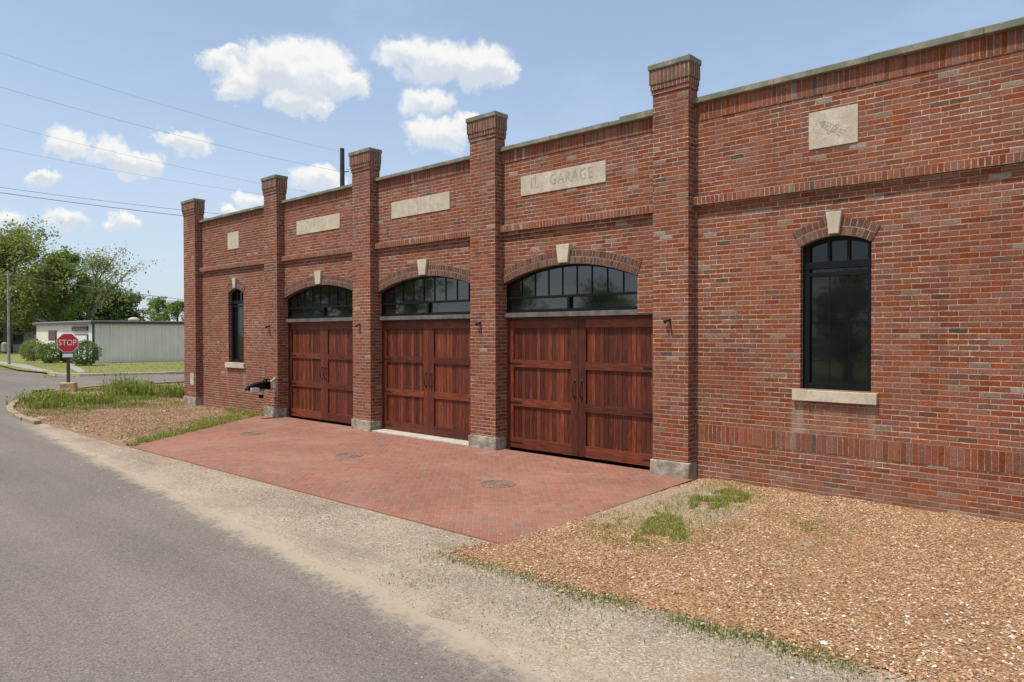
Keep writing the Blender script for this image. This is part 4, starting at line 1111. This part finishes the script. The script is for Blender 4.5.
# ------------------------------------------------------------------ trees and shrubs
m_bark = simple('grey_bark', (.105,.085,.065), .95, 0, .25, 4, .02)
LF = {'mid': leaf_mat('leaves_mid', (0.092,0.138,0.031), (0.169,0.238,0.052), (0.268,0.330,0.085)),
      'yellow': leaf_mat('leaves_yellow', (0.130,0.161,0.040), (0.230,0.261,0.070), (0.360,0.360,0.130)),
      'dark': leaf_mat('leaves_dark', (0.053,0.092,0.027), (0.100,0.153,0.043), (0.161,0.222,0.069)),
      'pale': leaf_mat('leaves_pale', (0.153,0.185,0.065), (0.261,0.283,0.108), (0.360,0.360,0.169))}
def leafq(k, p, s, r):
    a = Vector((r.gauss(0,1), r.gauss(0,1), r.gauss(0,1))).normalized(); b_ = a.orthogonal().normalized(); c = a.cross(b_)
    ang = r.uniform(0, 6.28); b_, c = b_*math.cos(ang)+c*math.sin(ang), c*math.cos(ang)-b_*math.sin(ang)
    n = len(k.v); l = s*r.uniform(.6, 1.2); w_ = l*r.uniform(.4, .65)
    k.v += [tuple(p-b_*l), tuple(p+c*w_+a*l*.15), tuple(p+b_*l), tuple(p-c*w_+a*l*.15)]
    k.f.append((n, n+1, n+2, n+3)); k.uv += [(0,0)]*4
def tree(name, loc, label, group, h, cr, leaf, seed, nlimb=9, nleaf=6000, ls=.22, base=.25, lean=(0, 0), spread=1.0, trunk=.035, clump=1.0, sub=4, cat='tree'):
    r = random.Random(seed); T = thing(name, loc, label, cat, group)
    k = MB(); tips = []
    pts = [Vector((0, 0, -.1))]
    for i in range(1, 7):
        pts.append(Vector((lean[0]*h*i/6+r.gauss(0, .012*h), lean[1]*h*i/6+r.gauss(0, .012*h), h*.80*i/6)))
    k.tube(pts, [h*trunk*(1-.13*i) if i < 6 else h*trunk*.14 for i in range(7)], 8)
    def along(t_):
        f = t_*6; i = min(5, int(f)); return pts[i].lerp(pts[i+1], f-i)
    for i in range(nlimb):
        t_ = base+(1-base)*(i+.5)/nlimb; p0 = along(t_); az = i*2.4+r.uniform(-.5, .5)
        prof = math.sin(min(1, max(.15, (t_-base)/(1-base)*.85+.22))*math.pi)**.6
        L = cr*prof*r.uniform(.75, 1.15)*spread
        el = r.uniform(.25, .6)+.7*(t_-base)
        d = Vector((math.cos(az)*math.cos(el), math.sin(az)*math.cos(el), math.sin(el)))
        p1 = p0+d*L*.5+Vector((r.gauss(0,.05), r.gauss(0,.05), r.gauss(0,.05)))*L; p2 = p1+(d+Vector((0,0,.35))).normalized()*L*.5
        rad = h*trunk*.38*(1.1-.6*t_); k.tube([p0, p1, p2], [rad, rad*.6, rad*.22], 6, False); tips.append((p2, 1.0)); tips.append((p1.lerp(p2, .4), .9))
        for j in range(sub):
            q0 = p0.lerp(p1, r.uniform(.35, 1)) if j % 2 else p1.lerp(p2, r.uniform(.1, .9))
            dd = (d+Vector((r.gauss(0,.8), r.gauss(0,.8), r.gauss(.15,.5)))).normalized(); q2 = q0+dd*L*r.uniform(.28, .5)
            k.tube([q0, q0.lerp(q2, .5)+Vector((0,0,.03*L)), q2], [rad*.35, rad*.22, rad*.08], 5, False); tips.append((q2, .8))
    tips.append((pts[-1]+Vector((0,0,.04*h)), 1.0)); tips.append((pts[-1].lerp(pts[-2], .5), .9))
    k.build('trunk', m_bark, T, world=False, smooth=True)
    k = MB(); per = max(8, nleaf//len(tips))
    for p, wgt in tips:
        cs = cr*.27*clump*r.uniform(.6, 1.25)*wgt; nn = int(per*r.uniform(.5, 1.5))
        cen = [p+Vector((r.gauss(0,1), r.gauss(0,1), r.gauss(0,.7)))*cs*.6 for _ in range(5)]
        for _ in range(nn):
            c = r.choice(cen); q = c+Vector((r.gauss(0,1), r.gauss(0,1), r.gauss(0,.75)))*cs*.42
            if q.z > h*.04: leafq(k, q, ls, r)
    k.build('crown', LF[leaf], T, world=False)
    return T
def tpos(px, d): p = at(px, 341, d); return (p.x, p.y, -.05)
def th(py, d, off=0): return (334-py)/F*d+CH+off
G = 'trees behind the metal building'
tree('broadleaf_tree', tpos(8, 82), 'tall yellowish green tree at the left edge behind the utility pole', G, th(224, 82), 6.4, 'yellow', 11, 16, 21000, .19, .14, sub=6)
tree('broadleaf_tree', tpos(62, 88), 'tall upright tree with a dark visible trunk rising behind the metal building', G, th(233, 88), 3.8, 'mid', 12, 14, 11000, .18, .30, spread=.9, trunk=.045, sub=4)
tree('broadleaf_tree', tpos(84, 92), 'thin pale tree with bare limbs showing through its sparse crown, leaning right', G, th(238, 92), 5.8, 'pale', 13, 13, 4200, .15, .32, lean=(.10, .10), spread=1.05, trunk=.030, clump=.9, sub=6)
tree('broadleaf_tree', tpos(38, 96), 'green tree filling the gap between the left tree and the upright one', G, th(262, 96), 5.0, 'mid', 14, 11, 6500, .26, .10)
tree('dense_tree', tpos(54, 100), 'dark low tree behind the left end of the metal building roof', G, th(287, 100), 4.2, 'dark', 15, 10, 5200, .28, .06)
tree('dense_tree', tpos(80, 104), 'dark dense tree behind the roof below the thin pale tree', G, th(286, 104), 4.8, 'dark', 16, 10, 6000, .28, .06)
tree('dense_tree', tpos(103, 106), 'dark rounded tree behind the metal roof, between two other dark trees', G, th(282, 106), 4.8, 'dark', 17, 10, 6000, .28, .06)
tree('dense_tree', tpos(119, 108), 'dark tree sloping down at the right end of the tree row', G, th(291, 108), 3.2, 'mid', 18, 10, 4200, .28, .06)
tree('dense_tree', tpos(133, 110), 'lowest small dark tree ending the row right of the others', G, th(303, 110), 1.7, 'dark', 19, 8, 1800, .26, .06)
tree('dense_tree', tpos(2, 90), 'dark bushy tree low at the left edge behind the pole', G, th(285, 90), 5.0, 'dark', 20, 10, 6000, .28, .05)
tree('dense_tree', tpos(30, 105), 'dark tree behind the small house roof', G, th(292, 105), 4.5, 'dark', 21, 10, 5000, .28, .05)
tree('broadleaf_tree', tpos(159, 128), 'small round tree alone above the metal roof, left of its neighbour at the brick corner', G, th(290, 128), 2.7, 'mid', 22, 10, 3000, .20, .40, trunk=.05)
tree('broadleaf_tree', tpos(178, 126), 'small round tree half hidden behind the corner pillar of the brick building', G, th(294, 126), 3.0, 'mid', 23, 10, 3400, .20, .25)

def shrub(loc, label, w_, h, leaf, seed):
    r = random.Random(seed); T = thing('shrub', loc, label, 'shrub', 'shrubs by the metal building')
    k = MB()
    for i in range(6):
        a = r.uniform(0, 6.28); k.tube([(0, 0, 0), (math.cos(a)*w_*.2, math.sin(a)*w_*.2, h*.4), (math.cos(a)*w_*.32, math.sin(a)*w_*.32, h*.75)], [.03, .02, .008], 5)
    k.build('stem', m_bark, T, world=False)
    k = MB()
    for i in range(2600):
        d = Vector((r.gauss(0,1), r.gauss(0,1), r.gauss(0,1))).normalized(); rad = r.uniform(.55, 1.0)**.5
        rad *= 1+.22*noise.noise(d*2.2+Vector((seed, 0, 0)))+.12*noise.noise(d*5+Vector((seed, 3, 0)))
        p = Vector((d.x*w_/2*rad, d.y*w_/2*rad, h*.5+d.z*h*.5*rad))
        if p.z > .02: leafq(k, p, .075, r)
    k.build('foliage', LF[leaf], T, world=False)
def spos(px, d): p = at(px, 341, d); return (p.x, p.y, -.02)
def sdist(px, off):
    p = c0+ax*on_south(px, off)-NE*off; return (p.x, p.y, -.02)
shrub(sdist(33, 2.6), 'light green clipped shrub left of the other shrubs by the metal building', 1.9, 1.75, 'yellow', 1)
shrub(sdist(50, 2.4), 'dark green rounded shrub below the boarded window of the metal building', 1.75, 1.50, 'mid', 2)
shrub(sdist(84, 1.5), 'wide dark green shrub right of the stop sign at the metal building corner', 2.0, 1.75, 'dark', 3)
shrub(sdist(66.5, 1.4), 'smallest dark shrub just left of the stop sign post', .8, .95, 'dark', 4)

# out-of-view trees over the road, added to give the panes something to reflect
T1 = tree('broadleaf_tree', (-61, -33, 0), 'broad green tree on the far side of the road, mirrored in the left transom', 'unseen trees added for the pane reflections', 9.5, 4.8, 'mid', 31, 11, 5200, .26, .08)
for (x, y, sc, lab) in ((-52, -31, .95, 'second green tree across the road mirrored in the left transom'), (-71, -36, 1.1, 'third green tree across the road, farthest along, unseen and added for the pane reflections'), (-50, -44, .80, 'lower green tree across the road mirrored in the middle transom'),
                        (-30.5, -34, .58, 'low tree across the road mirrored in the right transom'), (-17.5, -27, .50, 'unseen tree over the road, added as a reflection for the right window'), (-11, -26, .50, 'broad unseen tree over the road, added to reflect in the right window'), (-5.5, -26, .54, 'unseen tree behind the viewer, added for the pane reflections')):
    copy_thing(T1, (x, y, 0), rnd.uniform(0, 6), sc, lab)

# ------------------------------------------------------------------ poles and wires
m_pole = simple('dark_creosote_pole', (.055,.045,.040), .9, 0, .2, 3); m_pole2 = simple('weathered_grey_pole', (.30,.275,.24), .9, 0, .2, 3); m_wire = simple('wire', (.16,.17,.19), .6, 0, 0)
pp = at(343, 341, 44); ph = at(343, 149, 44).z
P1 = thing('utility_pole', (pp.x, pp.y, 0), 'dark utility pole top sticking up behind the brick parapet', 'utility pole')
k = MB(); k.tube([(0, 0, -.1), (0, 0, ph)], [.20, .135], 10); k.build('pole', m_pole, P1, world=False, smooth=False)
zb = at(343, 172, 44).z
k = MB(); k.tube([(.0, .0, zb-.05), (rt.x*.38, rt.y*.38, zb+.02)], .03, 6); a = k.build('bracket', m_pole, P1, world=False)
k = MB(); k.lathe([(0, 0), (.05, 0), (.075, .04), (.05, .08), (.07, .12), (0, .15)], (rt.x*.36, rt.y*.36, zb), 10); k.build('insulator', m_gal, a, world=False)
pq = gnd(9, 364); ph2 = at(8, 281, 62).z
P2 = thing('utility_pole', (pq.x, pq.y, 0), 'thin grey utility pole at the left edge in front of the tall tree', 'utility pole')
k = MB(); k.tube([(0, 0, -.1), (0, 0, ph2)], [.10, .07], 10); k.build('pole', m_pole2, P2, world=False)
k = MB(); k.tube([(-.25*rt.x, -.25*rt.y, ph2-.3), (.25*rt.x, .25*rt.y, ph2-.3)], .04, 6); k.build('crossarm', m_pole2, P2, world=False)
k = MB(); k.lathe([(0, -.5), (.16, -.5), (.18, -.45), (.18, .1), (.1, .16), (0, .17)], (-.33*rt.x, -.33*rt.y, at(3, 343, 62).z), 12); k.build('meter_can', simple('tan_can', (.42,.33,.24), .6), P2, world=False)
def wire(p0, p1, sag, r, label, group):
    k = MB(); n = 40
    base = Vector(p0)
    pts = [p0.lerp(p1, i/n)+Vector((0, 0, -sag*4*(i/n)*(1-i/n)))-base for i in range(n+1)]
    k.tube(pts, r, 5); o = k.build('power_line', m_wire, smooth=True); o.location = base
    tag(o, label, 'power line', group)
GW = 'overhead lines running to the pole behind the building'
wire(at(-160, -4, 30), at(343, 152, 44), .45, .005, 'topmost thin power line crossing the sky to the pole behind the parapet', GW)
wire(at(-160, 38, 30), at(343, 172, 44), .40, .0065, 'second power line from the top, ending at the pole bracket', GW)
wire(at(-160, 80, 30), at(343, 198, 44), .40, .005, 'third power line from the top, passing the left cloud', GW)
wire(at(-160, 113, 30), at(343, 204, 44), .40, .0045, 'fourth power line from the top, just above the thick pair', GW)
wire(at(-160, 164, 30), at(343, 225, 44), .25, .010, 'upper thick cable of the pair meeting the corner pillar', GW)
wire(at(-160, 169, 30), at(343, 231, 44), .25, .014, 'lower thick cable of the pair meeting the corner pillar', GW)
q0 = Vector((pq.x, pq.y, ph2-.3))
wire(q0, at(330, 313, 120), .5, .022, 'low power line running right from the grey pole past the treetops', 'lines at the grey pole')
wire(at(-120, 275, 62), q0, .3, .022, 'low power line leaving the frame left of the grey pole', 'lines at the grey pole')

# ------------------------------------------------------------------ light and sky
SA, SE = R(16), R(65)
sd = Vector((-math.sin(SA)*math.cos(SE), -math.cos(SA)*math.cos(SE), math.sin(SE)))
sun = bpy.data.objects.new('sun', bpy.data.lights.new('sun', 'SUN')); COL.objects.link(sun)
sun.data.energy = 4.2; sun.data.angle = R(.53); sun.data.color = (1, .93, .83)
sun.rotation_euler = (-sd).to_track_quat('-Z', 'Y').to_euler(); sun.location = (0, -20, 40)
W = bpy.data.worlds.new('World'); S.world = W; W.use_nodes = True
t = NT(W.node_tree); bg = t.n['Background']
sky = t.n.new('ShaderNodeTexSky'); sky.sky_type = 'NISHITA'; sky.sun_disc = False
sky.sun_elevation = SE; sky.sun_rotation = math.pi+SA; sky.air_density = 1.0; sky.dust_density = 1.6; sky.ozone_density = 1.6; sky.altitude = 100
tc = t.n.new('ShaderNodeTexCoord'); d = tc.outputs['Generated']
PUFF = [(215,62,20,14),(238,82,26,18),(272,66,32,25),(306,76,42,34),(343,86,24,14),(322,110,16,10),(228,94,18,9),(292,104,20,11),
        (398,52,24,14),(440,60,40,21),(482,66,34,18),(507,72,15,10),(428,100,26,13),(438,133,30,17),(464,120,14,11),
        (68,146,17,17),(112,155,22,18),(136,166,24,14),(180,139,24,11),(194,150,16,9),(45,181,17,6),(72,221,22,9),(127,222,11,8),(316,180,26,13),(3,216,16,12),(228,52,12,7),(330,70,14,10),(300,52,22,10),(243,196,17,8),(219,208,9,6)]
wv = t.vm('SUBTRACT', t.noise(d, 14.0, 6, .62, out='Color'), (.5, .5, .5))
wf = t.vm('SUBTRACT', t.noise(d, 46.0, 5, .65, out='Color'), (.5, .5, .5))
dd = t.vm('ADD', t.vm('ADD', d, t.vm('MULTIPLY', wv, (.07, .07, .055))), t.vm('MULTIPLY', wf, (.034, .034, .030)))
acc = None; accs = None
for x, y, rx, ry in PUFF:
    c = ray(x, y).normalized(); L = ray(x, y).length
    right = c.cross(Vector((0, 0, 1))).normalized(); upv = right.cross(c)
    Mx = Matrix((right, upv, -c)).transposed()
    mp = t.node('ShaderNodeMapping', {'Vector': dd, 'Location': c, 'Rotation': Mx.to_euler(), 'Scale': (rx*1.18/F/L, ry*1.18/F/L, .25)}, vector_type='TEXTURE')
    ln = t.n.new('ShaderNodeVectorMath'); ln.operation = 'LENGTH'; t.l.new(mp.outputs[0], ln.inputs[0])
    v = t.m('SUBTRACT', 1.0, ln.outputs['Value'])
    acc = v if acc is None else t.m('SMOOTH_MAX', acc, v, .25)
    sy = t.sep(mp.outputs[0])[1]
    lw = t.m('MULTIPLY', t.m('MAXIMUM', v, 0.0), sy)
    accs = lw if accs is None else t.m('ADD', accs, lw)
dens = t.step(t.m('ADD', acc, t.m('MULTIPLY', t.m('SUBTRACT', t.noise(d, 30.0, 7, .65), .5), .7)), -.08, .42)
dens = t.m('MULTIPLY', dens, .96)
sh = t.step(t.m('ADD', accs, t.m('MULTIPLY', t.m('SUBTRACT', t.noise(dd, 22.0, 5, .6), .5), .55)), -.30, .22)
CL = 1.0
cc = t.mix(sh, (4.5, 4.85, 5.4), (6.4, 6.4, 6.2))
HZ = t.step(t.sep(d)[2], .0, .42)
skc = t.mix(1.0, sky.outputs[0], (1.0, 1.0, 1.0), 'MULTIPLY')
wis = t.step(t.noise(t.vm('MULTIPLY', d, (1.0, 1.0, 2.6)), 3.0, 6, .6), .46, .80)      # thin high veil
skc = t.mix(t.m('ADD', .32, t.m('MULTIPLY', wis, .16)), skc, (4.4, 5.5, 7.0))
skc = t.mix(t.m('MULTIPLY', t.m('SUBTRACT', 1.0, HZ), .42), skc, (4.9, 5.5, 6.3))            # summer haze low in the sky
t.set(bg.inputs[0], t.mix(dens, skc, cc)); bg.inputs[1].default_value = .15
S.view_settings.view_transform = 'Standard'; S.view_settings.look = 'None'; S.view_settings.exposure = 0.0; S.view_settings.gamma = 1
